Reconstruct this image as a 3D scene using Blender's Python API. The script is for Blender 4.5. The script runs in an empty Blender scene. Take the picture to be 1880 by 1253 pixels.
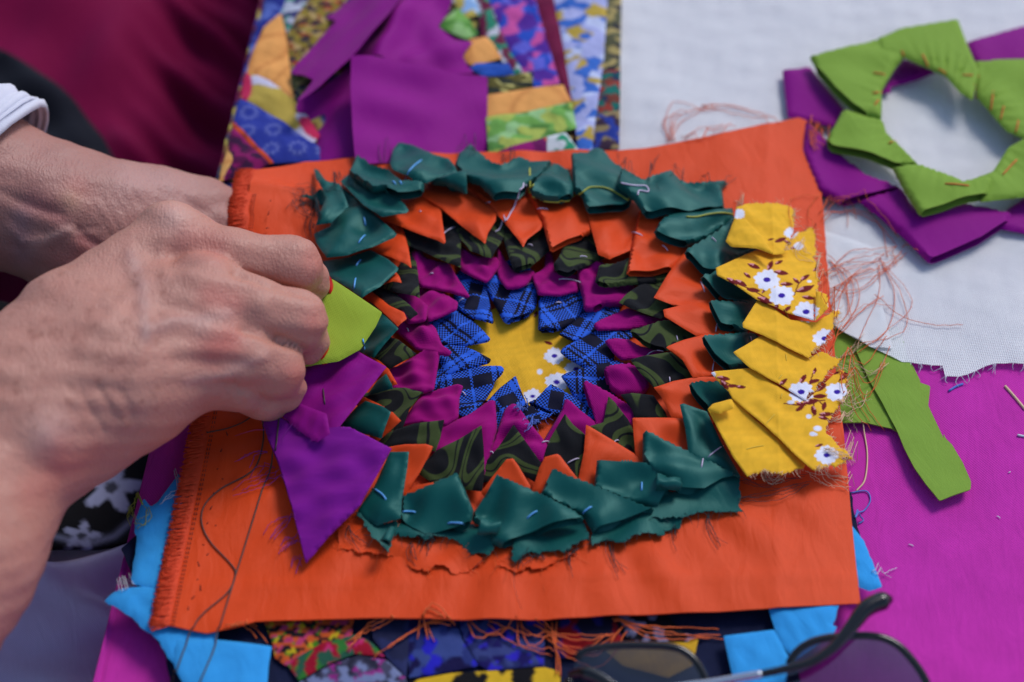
import bpy, math, random
import numpy as np
from mathutils import Vector, Matrix
from mathutils.geometry import delaunay_2d_cdt
from mathutils.bvhtree import BVHTree
from mathutils.kdtree import KDTree

random.seed(7)
RNG = np.random.default_rng(11)
sc = bpy.context.scene
COL = sc.collection

# ------------------------------------------------------------------ camera
PITCH = math.radians(50.0)
DIST = 0.70
LENS = 65.0
cam_d = bpy.data.cameras.new('camera')
cam = bpy.data.objects.new('camera', cam_d)
COL.objects.link(cam)
sc.camera = cam
cam_d.lens = LENS
cam_d.sensor_width = 36.0
cam_d.clip_start = 0.02
cam_d.clip_end = 100.0
CD = np.array([0.0, math.cos(PITCH), -math.sin(PITCH)])
CU = np.array([0.0, math.sin(PITCH), math.cos(PITCH)])
CR = np.array([1.0, 0.0, 0.0])
CP = -DIST * CD
cam.location = CP
cam.rotation_euler = (math.pi / 2 - PITCH, 0, 0)
cam_d.dof.use_dof = True
cam_d.dof.focus_distance = 0.668
cam_d.dof.aperture_fstop = 5.2

# ------------------------------------------------------------------ world, sun, exposure
w = bpy.data.worlds.new('World')
sc.world = w
w.use_nodes = True
nt = w.node_tree
bg = nt.nodes['Background']
sky = nt.nodes.new('ShaderNodeTexSky')
sky.sky_type = 'NISHITA'
sky.sun_disc = False
SUN_EL, SUN_AZ = math.radians(50), math.radians(42)      # azimuth from +Y towards +X
sky.sun_elevation = SUN_EL
sky.sun_rotation = SUN_AZ
sky.air_density = 1.0
sky.dust_density = 1.0
sky.ozone_density = 1.0
nt.links.new(sky.outputs[0], bg.inputs[0])
bg.inputs[1].default_value = 0.115
sun_d = bpy.data.lights.new('sun', 'SUN')
sun = bpy.data.objects.new('sun', sun_d)
COL.objects.link(sun)
sun_d.energy = 1.45
sun_d.angle = math.radians(20)
sun_d.color = (1.0, 0.97, 0.94)
sdir = Vector((math.sin(SUN_AZ) * math.cos(SUN_EL), math.cos(SUN_AZ) * math.cos(SUN_EL), math.sin(SUN_EL)))
sun.rotation_euler = (-sdir).to_track_quat('-Z', 'Y').to_euler()
sun.location = sdir * 2
sc.view_settings.view_transform = 'Standard'
sc.view_settings.look = 'None'
sc.view_settings.exposure = 0.33
sc.view_settings.gamma = 1.0
sc.view_settings.use_curve_mapping = False
sc.cycles.use_denoising = True
sc.cycles.max_bounces = 6

# ------------------------------------------------------------------ picture <-> place
F = 1880 * LENS / 36.0


def P(px, py, z):
    """the point at height z (m) seen at a pixel of the photograph; arrays allowed"""
    px = np.asarray(px, float); py = np.asarray(py, float); z = np.asarray(z, float)
    r = CD[None] * F + CR[None] * (px.reshape(-1, 1) - 940) - CU[None] * (py.reshape(-1, 1) - 626.5)
    t = (z.reshape(-1) - CP[2]) / r[:, 2]
    return CP[None] + r * t[:, None]


def P1(px, py, z):
    return P([px], [py], [z])[0]


def proj(v):
    q = v - CP[None]
    dep = q @ CD
    return 940 + F * (q @ CR) / dep, 626.5 - F * (q @ CU) / dep


def S(r, g, b):
    f = lambda c: (c / 255 / 12.92) if c / 255 <= 0.04045 else ((c / 255 + 0.055) / 1.055) ** 2.4
    return (f(r), f(g), f(b))


TILES = {'T1': (540, 250), 'T2': (840, 250), 'T3': (1140, 300), 'T4': (560, 450), 'T5': (840, 450), 'T6': (1140, 500),
         'T7': (560, 640), 'T8': (840, 640), 'T9': (1140, 700), 'T10': (620, 800), 'T11': (960, 800), 'T12': (1260, 640), 'T13': (1260, 340)}


def T(tile, pts):
    x0, y0 = TILES[tile]
    return [(x0 + x / 5.0, y0 + y / 5.0) for x, y in pts]


def Q(x0, y0, s, pts):
    return [(x0 + x / s, y0 + y / s) for x, y in pts]


# ------------------------------------------------------------------ materials
def new_mat(name):
    m = bpy.data.materials.new(name)
    m.use_nodes = True
    n = m.node_tree.nodes
    return m, n, m.node_tree.links, n['Principled BSDF']


def math_node(n, l, op, a, b=None, c=None):
    x = n.new('ShaderNodeMath'); x.operation = op
    for i, v in enumerate((a, b, c)):
        if v is None: continue
        if isinstance(v, (int, float)): x.inputs[i].default_value = v
        else: l.new(v, x.inputs[i])
    return x.outputs[0]


def weave(n, l, period):
    """two crossing thread waves in metric uv"""
    uv = n.new('ShaderNodeUVMap')
    sep = n.new('ShaderNodeSeparateXYZ'); l.new(uv.outputs[0], sep.inputs[0])
    k = 2 * math.pi / period
    a = math_node(n, l, 'SINE', math_node(n, l, 'MULTIPLY', sep.outputs[0], k))
    b = math_node(n, l, 'SINE', math_node(n, l, 'MULTIPLY', sep.outputs[1], k))
    return uv, sep, a, b


def mix_rgb(n, l, fac, a, b, mode='MIX'):
    x = n.new('ShaderNodeMix'); x.data_type = 'RGBA'; x.blend_type = mode
    for s, v in ((x.inputs[0], fac), (x.inputs[6], a), (x.inputs[7], b)):
        if isinstance(v, (int, float)): s.default_value = v
        elif isinstance(v, tuple): s.default_value = (*v, 1)
        else: l.new(v, s)
    return x.outputs[2]


def fabric(name, color=None, rough=0.75, sheen=0.3, period=0.0005, bump=0.5, vary=0.12, spec=0.3, attr=False, scale=90.0, crease=0.35, show=0.16):
    """woven cloth: crossing threads, slubs, and soft handling creases"""
    m, n, l, bs = new_mat(name)
    uv, sep, a, b = weave(n, l, period)
    ab = math_node(n, l, 'MULTIPLY', a, b)
    noise = n.new('ShaderNodeTexNoise'); noise.inputs['Scale'].default_value = scale; noise.inputs['Detail'].default_value = 4
    l.new(uv.outputs[0], noise.inputs['Vector'])
    slub = n.new('ShaderNodeTexNoise'); slub.inputs['Scale'].default_value = 700; slub.inputs['Detail'].default_value = 2
    mp = n.new('ShaderNodeMapping'); mp.inputs['Scale'].default_value = (1, 0.18, 1)
    l.new(uv.outputs[0], mp.inputs[0]); l.new(mp.outputs[0], slub.inputs['Vector'])
    cr = n.new('ShaderNodeTexNoise'); cr.inputs['Scale'].default_value = 120; cr.inputs['Detail'].default_value = 3; cr.inputs['Distortion'].default_value = 1.2
    mp2 = n.new('ShaderNodeMapping'); mp2.inputs['Scale'].default_value = (1, 0.45, 1); mp2.inputs['Rotation'].default_value = (0, 0, 0.6)
    l.new(uv.outputs[0], mp2.inputs[0]); l.new(mp2.outputs[0], cr.inputs['Vector'])
    if attr:
        at = n.new('ShaderNodeAttribute'); at.attribute_name = 'print'
        base = at.outputs['Color']
    else:
        base = color
    dark = mix_rgb(n, l, 1.0, base, (1 - vary,) * 3, 'MULTIPLY')
    deep = mix_rgb(n, l, 1.0, base, (0.55,) * 3, 'MULTIPLY')
    c1 = mix_rgb(n, l, noise.outputs[0], dark, base)
    fac = math_node(n, l, 'ADD', math_node(n, l, 'MULTIPLY_ADD', ab, show, show), math_node(n, l, 'MULTIPLY', math_node(n, l, 'SUBTRACT', slub.outputs[0], 0.5), show * 1.6))
    fac = math_node(n, l, 'MAXIMUM', fac, 0.0)
    c2 = mix_rgb(n, l, fac, c1, deep)
    l.new(c2, bs.inputs['Base Color'])
    bs.inputs['Roughness'].default_value = rough
    bs.inputs['Specular IOR Level'].default_value = spec
    if not attr:
        mx = max(color); bs.inputs['Specular Tint'].default_value = (*[0.45 + 0.55 * c / mx for c in color], 1)
    bs.inputs['Sheen Weight'].default_value = sheen
    bs.inputs['Sheen Roughness'].default_value = 0.5
    bp = n.new('ShaderNodeBump'); bp.inputs['Strength'].default_value = bump; bp.inputs['Distance'].default_value = 0.0001
    hsum = math_node(n, l, 'ADD', ab, math_node(n, l, 'MULTIPLY', slub.outputs[0], 1.5))
    l.new(hsum, bp.inputs['Height'])
    b2 = n.new('ShaderNodeBump'); b2.inputs['Strength'].default_value = crease; b2.inputs['Distance'].default_value = 0.0012
    l.new(cr.outputs[0], b2.inputs['Height']); l.new(bp.outputs[0], b2.inputs['Normal'])
    l.new(b2.outputs[0], bs.inputs['Normal'])
    return m


def plaid_mat():
    m, n, l, bs = new_mat('blue plaid cotton')
    uv = n.new('ShaderNodeUVMap')
    sep = n.new('ShaderNodeSeparateXYZ'); l.new(uv.outputs[0], sep.inputs[0])
    def stripes(src, period, stops, first):
        fr = math_node(n, l, 'FRACT', math_node(n, l, 'MULTIPLY', src, 1.0 / period))
        r = n.new('ShaderNodeValToRGB'); r.color_ramp.interpolation = 'CONSTANT'
        e = r.color_ramp.elements
        e[0].position = 0.0; e[0].color = (first,) * 3 + (1,)
        e[1].position = stops[0]; v = 1 - first; e[1].color = (v,) * 3 + (1,)
        for s in stops[1:]:
            v = 1 - v
            x = e.new(s); x.color = (v,) * 3 + (1,)
        l.new(fr, r.inputs[0]); return r.outputs[0]
    wu = stripes(sep.outputs[0], 0.019, [0.30, 0.35, 0.42, 0.47, 0.70, 0.97], 1.0)
    wv = stripes(sep.outputs[1], 0.019, [0.10, 0.15, 0.52, 0.62, 0.66, 0.76], 0.0)
    k = 1.0 / 0.00068
    chk = n.new('ShaderNodeTexChecker'); chk.inputs['Scale'].default_value = k
    l.new(uv.outputs[0], chk.inputs['Vector'])
    sel = mix_rgb(n, l, chk.outputs['Fac'], wu, wv)
    c = mix_rgb(n, l, sel, S(13, 14, 40), S(44, 98, 216))
    l.new(c, bs.inputs['Base Color'])
    bs.inputs['Roughness'].default_value = 0.8
    bs.inputs['Specular IOR Level'].default_value = 0.2
    bp = n.new('ShaderNodeBump'); bp.inputs['Strength'].default_value = 0.4; bp.inputs['Distance'].default_value = 0.00012
    l.new(chk.outputs['Fac'], bp.inputs['Height']); l.new(bp.outputs[0], bs.inputs['Normal'])
    return m


def camo_mat():
    m, n, l, bs = new_mat('olive swirl print')
    uv, sep, a, b = weave(n, l, 0.00055)
    ns = n.new('ShaderNodeTexNoise'); ns.inputs['Scale'].default_value = 48; ns.inputs['Detail'].default_value = 0.0
    ns.inputs['Distortion'].default_value = 0.5
    l.new(uv.outputs[0], ns.inputs['Vector'])
    fr = math_node(n, l, 'FRACT', math_node(n, l, 'MULTIPLY', ns.outputs[0], 4.6))
    r = n.new('ShaderNodeValToRGB'); r.color_ramp.interpolation = 'LINEAR'
    e = r.color_ramp.elements
    K, O = (*S(15, 15, 24), 1), (*S(70, 84, 42), 1)
    e[0].position = 0.0; e[0].color = K
    e[1].position = 1.0; e[1].color = K
    for p, c in ((0.44, K), (0.46, O), (0.64, O), (0.66, K), (0.71, K), (0.73, O), (0.93, O), (0.95, K)):
        x = e.new(p); x.color = c
    l.new(fr, r.inputs[0])
    n2 = n.new('ShaderNodeTexNoise'); n2.inputs['Scale'].default_value = 1500; l.new(uv.outputs[0], n2.inputs['Vector'])
    c = mix_rgb(n, l, math_node(n, l, 'MULTIPLY', n2.outputs[0], 0.35), r.outputs[0], S(34, 36, 26))
    l.new(c, bs.inputs['Base Color'])
    bs.inputs['Roughness'].default_value = 0.85; bs.inputs['Specular IOR Level'].default_value = 0.15
    bs.inputs['Sheen Weight'].default_value = 0.08
    bp = n.new('ShaderNodeBump'); bp.inputs['Strength'].default_value = 0.5; bp.inputs['Distance'].default_value = 0.0001
    l.new(math_node(n, l, 'MULTIPLY', a, b), bp.inputs['Height']); l.new(bp.outputs[0], bs.inputs['Normal'])
    return m


def muslin_mat():
    m, n, l, bs = new_mat('open weave muslin')
    uv, sep, a, b = weave(n, l, 0.00078)
    ns = n.new('ShaderNodeTexNoise'); ns.inputs['Scale'].default_value = 60; ns.inputs['Detail'].default_value = 5
    mp = n.new('ShaderNodeMapping'); mp.inputs['Scale'].default_value = (6, 1, 1)
    l.new(uv.outputs[0], mp.inputs[0]); l.new(mp.outputs[0], ns.inputs['Vector'])
    c = mix_rgb(n, l, ns.outputs[0], (0.78, 0.79, 0.81), (0.88, 0.88, 0.89))
    l.new(c, bs.inputs['Base Color'])
    bs.inputs['Roughness'].default_value = 0.9; bs.inputs['Specular IOR Level'].default_value = 0.1
    gap = math_node(n, l, 'MULTIPLY', math_node(n, l, 'MULTIPLY_ADD', a, 0.5, 0.5), math_node(n, l, 'MULTIPLY_ADD', b, 0.5, 0.5))
    hole = math_node(n, l, 'SMOOTH_MIN', math_node(n, l, 'MULTIPLY', math_node(n, l, 'POWER', gap, 1.3), 0.75), 0.85, 0.1)
    l.new(math_node(n, l, 'SUBTRACT', 1.0, hole), bs.inputs['Alpha'])
    bp = n.new('ShaderNodeBump'); bp.inputs['Strength'].default_value = 0.5; bp.inputs['Distance'].default_value = 0.0001
    l.new(math_node(n, l, 'ADD', a, b), bp.inputs['Height']); l.new(bp.outputs[0], bs.inputs['Normal'])
    return m


def plain_mat(name, color, rough=0.5, metal=0.0, spec=0.5):
    m, n, l, bs = new_mat(name)
    ns = n.new('ShaderNodeTexNoise'); ns.inputs['Scale'].default_value = 400
    tc = n.new('ShaderNodeTexCoord'); l.new(tc.outputs['Object'], ns.inputs['Vector'])
    l.new(mix_rgb(n, l, ns.outputs[0], tuple(c * 0.85 for c in color), color), bs.inputs['Base Color'])
    bs.inputs['Roughness'].default_value = rough
    bs.inputs['Metallic'].default_value = metal
    bs.inputs['Specular IOR Level'].default_value = spec
    return m


def skin_mat():
    m, n, l, bs = new_mat('skin')
    tc = n.new('ShaderNodeTexCoord')
    at = n.new('ShaderNodeAttribute'); at.attribute_name = 'print'
    n1 = n.new('ShaderNodeTexNoise'); n1.inputs['Scale'].default_value = 160; n1.inputs['Detail'].default_value = 6
    n2 = n.new('ShaderNodeTexNoise'); n2.inputs['Scale'].default_value = 520; n2.inputs['Detail'].default_value = 3
    vo = n.new('ShaderNodeTexVoronoi'); vo.inputs['Scale'].default_value = 950
    for x in (n1, n2, vo): l.new(tc.outputs['Object'], x.inputs['Vector'])
    red = mix_rgb(n, l, 1.0, at.outputs['Color'], (1.0, 0.84, 0.82), 'MULTIPLY')
    c = mix_rgb(n, l, n1.outputs[0], red, at.outputs['Color'])
    r = n.new('ShaderNodeValToRGB'); r.color_ramp.elements[0].position = 0.66; r.color_ramp.elements[1].position = 0.8
    l.new(n2.outputs[0], r.inputs[0])
    c = mix_rgb(n, l, math_node(n, l, 'MULTIPLY', r.outputs[0], 0.3), c, (0.25, 0.10, 0.07))
    l.new(c, bs.inputs['Base Color'])
    bs.inputs['Roughness'].default_value = 0.48
    bs.inputs['Specular IOR Level'].default_value = 0.4
    bs.inputs['Subsurface Weight'].default_value = 0.10
    bs.inputs['Subsurface Radius'].default_value = (1.0, 0.35, 0.2)
    bs.inputs['Subsurface Scale'].default_value = 0.003
    # fine crossing skin lines: two stretched ridged noises
    hs = []
    for rot, st in ((0.5, (1, 0.25, 0.6)), (-0.7, (0.9, 0.3, 0.6))):
        mp = n.new('ShaderNodeMapping'); mp.inputs['Rotation'].default_value = (0, 0, rot); mp.inputs['Scale'].default_value = st
        l.new(tc.outputs['Object'], mp.inputs[0])
        nn = n.new('ShaderNodeTexNoise'); nn.inputs['Scale'].default_value = 900; nn.inputs['Detail'].default_value = 2
        l.new(mp.outputs[0], nn.inputs['Vector'])
        hs.append(math_node(n, l, 'ABSOLUTE', math_node(n, l, 'SUBTRACT', nn.outputs[0], 0.5)))
    fine = math_node(n, l, 'ADD', hs[0], hs[1])
    b1 = n.new('ShaderNodeBump'); b1.inputs['Strength'].default_value = 0.55; b1.inputs['Distance'].default_value = 0.0007
    l.new(fine, b1.inputs['Height'])
    bp = n.new('ShaderNodeBump'); bp.inputs['Strength'].default_value = 0.5; bp.inputs['Distance'].default_value = 0.0008
    l.new(math_node(n, l, 'ADD', n1.outputs[0], math_node(n, l, 'MULTIPLY', vo.outputs['Distance'], 0.3)), bp.inputs['Height'])
    l.new(b1.outputs[0], bp.inputs['Normal']); l.new(bp.outputs[0], bs.inputs['Normal'])
    return m


M = {
    'orange': fabric('orange satin cotton', S(232, 76, 26), 0.5, 0.03, 0.0007, 0.3, 0.12, 0.36, crease=0.38, show=0.09),
    'teal': fabric('teal satin', S(3, 78, 74), 0.47, 0.04, 0.0007, 0.2, 0.10, 0.42, crease=0.22, show=0.05),
    'magenta': fabric('magenta cotton', S(164, 10, 118), 0.78, 0.05, 0.0008, 0.6, 0.10, 0.15, crease=0.4, show=0.15),
    'purple': fabric('purple cotton', S(142, 14, 132), 0.60, 0.03, 0.0007, 0.3, 0.06, 0.18, crease=0.2, show=0.07),
    'violet': fabric('violet cotton', S(134, 26, 150), 0.78, 0.05, 0.0009, 0.6, 0.10, 0.15, crease=0.35, show=0.16),
    'lime': fabric('lime cotton', S(150, 172, 52), 0.72, 0.04, 0.0009, 0.5, 0.10, 0.2, crease=0.25, show=0.16),
    'leaf': fabric('leaf green cotton', S(130, 164, 60), 0.65, 0.03, 0.0007, 0.3, 0.06, 0.22, crease=0.22, show=0.06),
    'cyan': fabric('sky blue cotton', S(58, 164, 238), 0.82, 0.04, 0.0008, 0.5, 0.10, 0.15, crease=0.35, show=0.1),
    'table': fabric('magenta tablecloth', S(222, 60, 186), 0.88, 0.05, 0.0011, 0.6, 0.30, 0.14, scale=70, crease=0.4, show=0.22),
    'denim': fabric('dark denim', S(34, 40, 72), 0.9, 0.06, 0.0011, 0.8, 0.35, 0.12, scale=500, show=0.3),
    'print': fabric('printed cotton', None, 0.82, 0.03, 0.0008, 0.5, 0.08, 0.15, attr=True, crease=0.4, show=0.10),
    'maroon': fabric('maroon cloth', S(128, 6, 66), 0.78, 0.03, 0.0008, 0.3, 0.2, 0.18, scale=25),
    'black': fabric('black cloth', S(18, 20, 30), 0.8, 0.05, 0.0008, 0.3, 0.4, 0.2, scale=60),
    'lavender': fabric('lavender skirt cloth', S(226, 218, 254), 0.8, 0.05, 0.0008, 0.3, 0.2, 0.2, scale=25),
    'white': fabric('white cuff cloth', S(225, 225, 240), 0.8, 0.05, 0.0006, 0.3, 0.1, 0.2),
    'plaid': plaid_mat(), 'camo': camo_mat(), 'muslin': muslin_mat(), 'skin': skin_mat(),
    't_orange': plain_mat('orange thread', S(238, 106, 46), 0.7),
    't_red': plain_mat('red orange fringe', S(226, 70, 24), 0.75),
    't_teal': plain_mat('dark teal thread', S(16, 52, 58), 0.7),
    't_blue': plain_mat('light blue thread', S(96, 172, 240), 0.5),
    't_white': plain_mat('pale lilac thread', S(216, 200, 226), 0.5),
    't_yellow': plain_mat('yellow thread', S(226, 184, 40), 0.6),
    't_olive': plain_mat('yellow green thread', S(168, 170, 52), 0.5),
    't_grey': plain_mat('grey brown thread', S(74, 58, 54), 0.6),
    't_cream': plain_mat('cream thread', S(232, 196, 160), 0.7),
    't_violet': plain_mat('violet thread', S(140, 36, 160), 0.7),
    't_cyan': plain_mat('blue thread', S(90, 120, 210), 0.7),
    't_muslin': plain_mat('white thread', S(222, 224, 236), 0.7),
    'nail': plain_mat('red nail varnish', S(206, 22, 28), 0.12, 0, 0.6),
    'frame': plain_mat('black frame plastic', S(14, 14, 18), 0.18, 0, 0.6),
    'silver': plain_mat('silver metal', S(205, 208, 218), 0.25, 1.0),
    'wood': plain_mat('table board', S(120, 92, 70), 0.6),
    'ground': plain_mat('dark paving', S(62, 58, 60), 0.9),
}


def lens_mat():
    m, n, l, bs = new_mat('tinted lens')
    out = n['Material Output']
    tr = n.new('ShaderNodeBsdfTransparent')
    tc = n.new('ShaderNodeTexCoord'); sp = n.new('ShaderNodeSeparateXYZ'); l.new(tc.outputs['Generated'], sp.inputs[0])
    l.new(mix_rgb(n, l, sp.outputs[1], (0.30, 0.30, 0.42), (0.14, 0.14, 0.22)), tr.inputs[0])
    gl = n.new('ShaderNodeBsdfGlossy'); gl.inputs['Roughness'].default_value = 0.03; gl.inputs[0].default_value = (0.9, 0.92, 1, 1)
    fr = n.new('ShaderNodeFresnel'); fr.inputs[0].default_value = 2.0
    mx = n.new('ShaderNodeMixShader')
    l.new(fr.outputs[0], mx.inputs[0]); l.new(tr.outputs[0], mx.inputs[1]); l.new(gl.outputs[0], mx.inputs[2])
    l.new(mx.outputs[0], out.inputs[0])
    return m


M['lens'] = lens_mat()


# ------------------------------------------------------------------ object helpers
def tag(o, label=None, cat=None, group=None, kind=None):
    if label: o['label'] = label
    if cat: o['category'] = cat
    if group: o['group'] = group
    if kind: o['kind'] = kind
    return o


def empty(name, loc, label, cat, group=None):
    o = bpy.data.objects.new(name, None)
    COL.objects.link(o)
    o.location = loc
    o.empty_display_size = 0.02
    return tag(o, label, cat, group)


def root_loc(p):
    """world location of a parent chain of plain translations"""
    v = Vector((0, 0, 0))
    while p is not None:
        v += Vector(p.location); p = p.parent
    return v


def mesh_obj(name, verts, faces, mat, parent=None, smooth=True):
    """vertices in world metres; a top-level mesh gets its origin at its base"""
    verts = np.asarray(verts, float)
    if parent is not None:
        off = np.array(root_loc(parent)); loc = (0, 0, 0)
    else:
        off = np.array([(verts[:, 0].min() + verts[:, 0].max()) / 2, (verts[:, 1].min() + verts[:, 1].max()) / 2, verts[:, 2].min()])
        loc = off
    me = bpy.data.meshes.new(name)
    me.from_pydata((verts - off).tolist(), [], faces if isinstance(faces, list) else faces.tolist())
    if smooth:
        me.polygons.foreach_set('use_smooth', np.ones(len(me.polygons), bool))
    me.materials.append(mat)
    o = bpy.data.objects.new(name, me)
    o.location = loc
    COL.objects.link(o)
    if parent is not None: o.parent = parent
    return o


def set_uv(me, uv):
    lay = me.uv_layers.new(name='UVMap')
    idx = np.empty(len(me.loops), int); me.loops.foreach_get('vertex_index', idx)
    lay.data.foreach_set('uv', np.asarray(uv)[idx].astype(np.float32).ravel())


def set_print(me, rgb):
    a = me.color_attributes.new('print', 'FLOAT_COLOR', 'POINT')
    c = np.ones((len(me.vertices), 4), np.float32); c[:, :3] = rgb
    a.data.foreach_set('color', c.ravel())


def solidify(o, t, off=-1.0):
    md = o.modifiers.new('thickness', 'SOLIDIFY'); md.thickness = t; md.offset = off
    return o


def seg_dist(p, a, b):
    """distance of points p(N,2) to segments a,b(M,2) -> min over M"""
    best = np.full(len(p), 1e9)
    for i in range(len(a)):
        ab = b[i] - a[i]; L = ab @ ab + 1e-18
        t = np.clip(((p - a[i]) @ ab) / L, 0, 1)
        d = np.hypot(*(p - a[i] - t[:, None] * ab).T)
        np.minimum(best, d, out=best)
    return best


def inside_poly(p, poly):
    x, y = p[:, 0], p[:, 1]; r = np.zeros(len(p), bool)
    n = len(poly)
    for i in range(n):
        x1, y1 = poly[i]; x2, y2 = poly[(i + 1) % n]
        c = ((y1 > y) != (y2 > y)) & (x < (x2 - x1) * (y - y1) / ((y2 - y1) or 1e-12) + x1)
        r ^= c
    return r


class Waves:
    """smooth wandering noise: a sum of sines in random directions"""
    def __init__(self, seed, wl, n=7):
        g = np.random.default_rng(seed)
        a = g.uniform(0, 2 * math.pi, n); k = 2 * math.pi / (wl * g.uniform(0.6, 1.7, n))
        self.k = np.stack([np.cos(a) * k, np.sin(a) * k]); self.p = g.uniform(0, 6.28, n)
        self.s = 1.0 / math.sqrt(n / 2)
    def __call__(self, xy):
        return np.sin(xy @ self.k + self.p).sum(1) * self.s * 0.7


ALL_V, ALL_F, ALL_O = [], [], []         # every cloth surface built, for laying threads on top
_nv = 0


def remember(v, f, o):
    global _nv
    ALL_V.append(np.asarray(v)); ALL_F.extend([tuple(i + _nv for i in q) for q in f]); ALL_O.extend([o] * len(f))
    _nv += len(v)


def outline(poly, zf, h, corner=3.0, raw=(), opened=(), jit=0.0, seed=0):
    """rounded, resampled world outline and a flag for each of its segments: 0 fold, 1 open, 2 raw"""
    n = len(poly)
    pts, fl = [], []
    fe = [1 if i in opened else (2 if (raw == 'all' or i in raw) else 0) for i in range(n)]
    for i in range(n):
        p = np.array(poly[i], float); a = np.array(poly[i - 1], float); b = np.array(poly[(i + 1) % n], float)
        la, lb = np.linalg.norm(a - p), np.linalg.norm(b - p)
        ca, cb = min(corner, la * 0.3), min(corner, lb * 0.3)
        pa, pb = p + (a - p) / max(la, 1e-6) * ca, p + (b - p) / max(lb, 1e-6) * cb
        f0, f1 = fe[i - 1], fe[i]
        cf = f0 if f0 == f1 else 0
        q = 0.25 * pa + 0.5 * p + 0.25 * pb
        pts += [pa, q, pb]; fl += [cf, cf, f1]
    pts = np.array(pts)
    z = np.zeros(len(pts)) + 0.01
    for _ in range(4):
        W = P(pts[:, 0], pts[:, 1], z); z = zf(W[:, :2])
    W = P(pts[:, 0], pts[:, 1], z)[:, :2]
    out, of = [], []
    g = np.random.default_rng(seed + 5)
    for i in range(len(W)):
        a, b = W[i], W[(i + 1) % len(W)]
        L = np.linalg.norm(b - a); k = max(1, int(round(L / h)))
        nrm = np.array([b[1] - a[1], a[0] - b[0]]) / max(L, 1e-9)
        jv = 0.0
        for j in range(k):
            q = a + (b - a) * j / k
            if fl[i] == 2 and jit > 0 and j > 0:
                jv = 0.72 * jv + g.normal(0, jit * 0.7); q = q + nrm * jv
            out.append(q); of.append(fl[i])
    out = np.array(out); of = np.array(of)
    if jit > 0:
        k = of != 1; coarse = (out[k], np.roll(out, -1, 0)[k])
    else:
        k = np.array(fl) != 1; coarse = (W[k], np.roll(W, -1, 0)[k])
    return out, of, coarse


def fill(out, h, seed=0):
    lo, hi = out.min(0), out.max(0)
    gx = np.arange(lo[0], hi[0], h); gy = np.arange(lo[1], hi[1], h * 0.866)
    X, Y = np.meshgrid(gx, gy); X = X + (np.arange(len(gy)) % 2)[:, None] * h / 2
    nx_ = np.roll(out, -1, 0)
    rows = []
    for j, y in enumerate(gy + 1e-9):              # scan line by scan line
        s = (out[:, 1] > y) != (nx_[:, 1] > y)
        if not s.any(): continue
        xs = np.sort(out[s, 0] + (y - out[s, 1]) * (nx_[s, 0] - out[s, 0]) / (nx_[s, 1] - out[s, 1]))
        x = X[j]
        k = np.searchsorted(xs, x)
        ok = (k % 2 == 1)
        ok[ok] &= (x[ok] - xs[k[ok] - 1] > 0.45 * h) & (xs[np.minimum(k[ok], len(xs) - 1)] - x[ok] > 0.45 * h)
        if ok.any(): rows.append(np.column_stack([x[ok], np.full(ok.sum(), y)]))
    g = np.concatenate(rows) if rows else np.zeros((0, 2))
    if len(g):                                     # keep clear of the outline
        kt = KDTree(len(out))
        for i, p in enumerate(out): kt.insert((p[0], p[1], 0), i)
        kt.balance()
        band = np.zeros(len(g), bool)
        cell = set((int(p[0] / h) + i, int(p[1] / h) + j) for p in out for i in (-1, 0, 1) for j in (-1, 0, 1))
        for i, p in enumerate(g):
            if (int(p[0] / h), int(p[1] / h)) in cell: band[i] = kt.find((p[0], p[1], 0))[2] < 0.5 * h
        g = g[~band]
    allp = np.concatenate([out, g]) * 100
    nb = len(out)
    vs, es, fs, *_ = delaunay_2d_cdt([Vector(p) for p in allp], [], [list(range(nb))], 1, 1e-6)
    v = np.array([(q.x, q.y) for q in vs]) / 100
    f = [tuple(q) for q in fs]
    # all faces anticlockwise
    A = v[[q[0] for q in f]]; B = v[[q[1] for q in f]]; C = v[[q[2] for q in f]]
    s = (B[:, 0] - A[:, 0]) * (C[:, 1] - A[:, 1]) - (B[:, 1] - A[:, 1]) * (C[:, 0] - A[:, 0])
    f = [q if s[i] > 0 else (q[0], q[2], q[1]) for i, q in enumerate(f)]
    return v, f


LAST = [None]                             # the cloth built last
DENTS = []                                # places pulled down by stitches: x, y, depth, radius
GLOBAL_W = Waves(3, 0.030)


def dent(xy):
    z = np.zeros(len(xy))
    for x, y, d, r in DENTS:
        z -= d * np.exp(-((xy[:, 0] - x) ** 2 + (xy[:, 1] - y) ** 2) / (2 * r * r))
    return z


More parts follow.
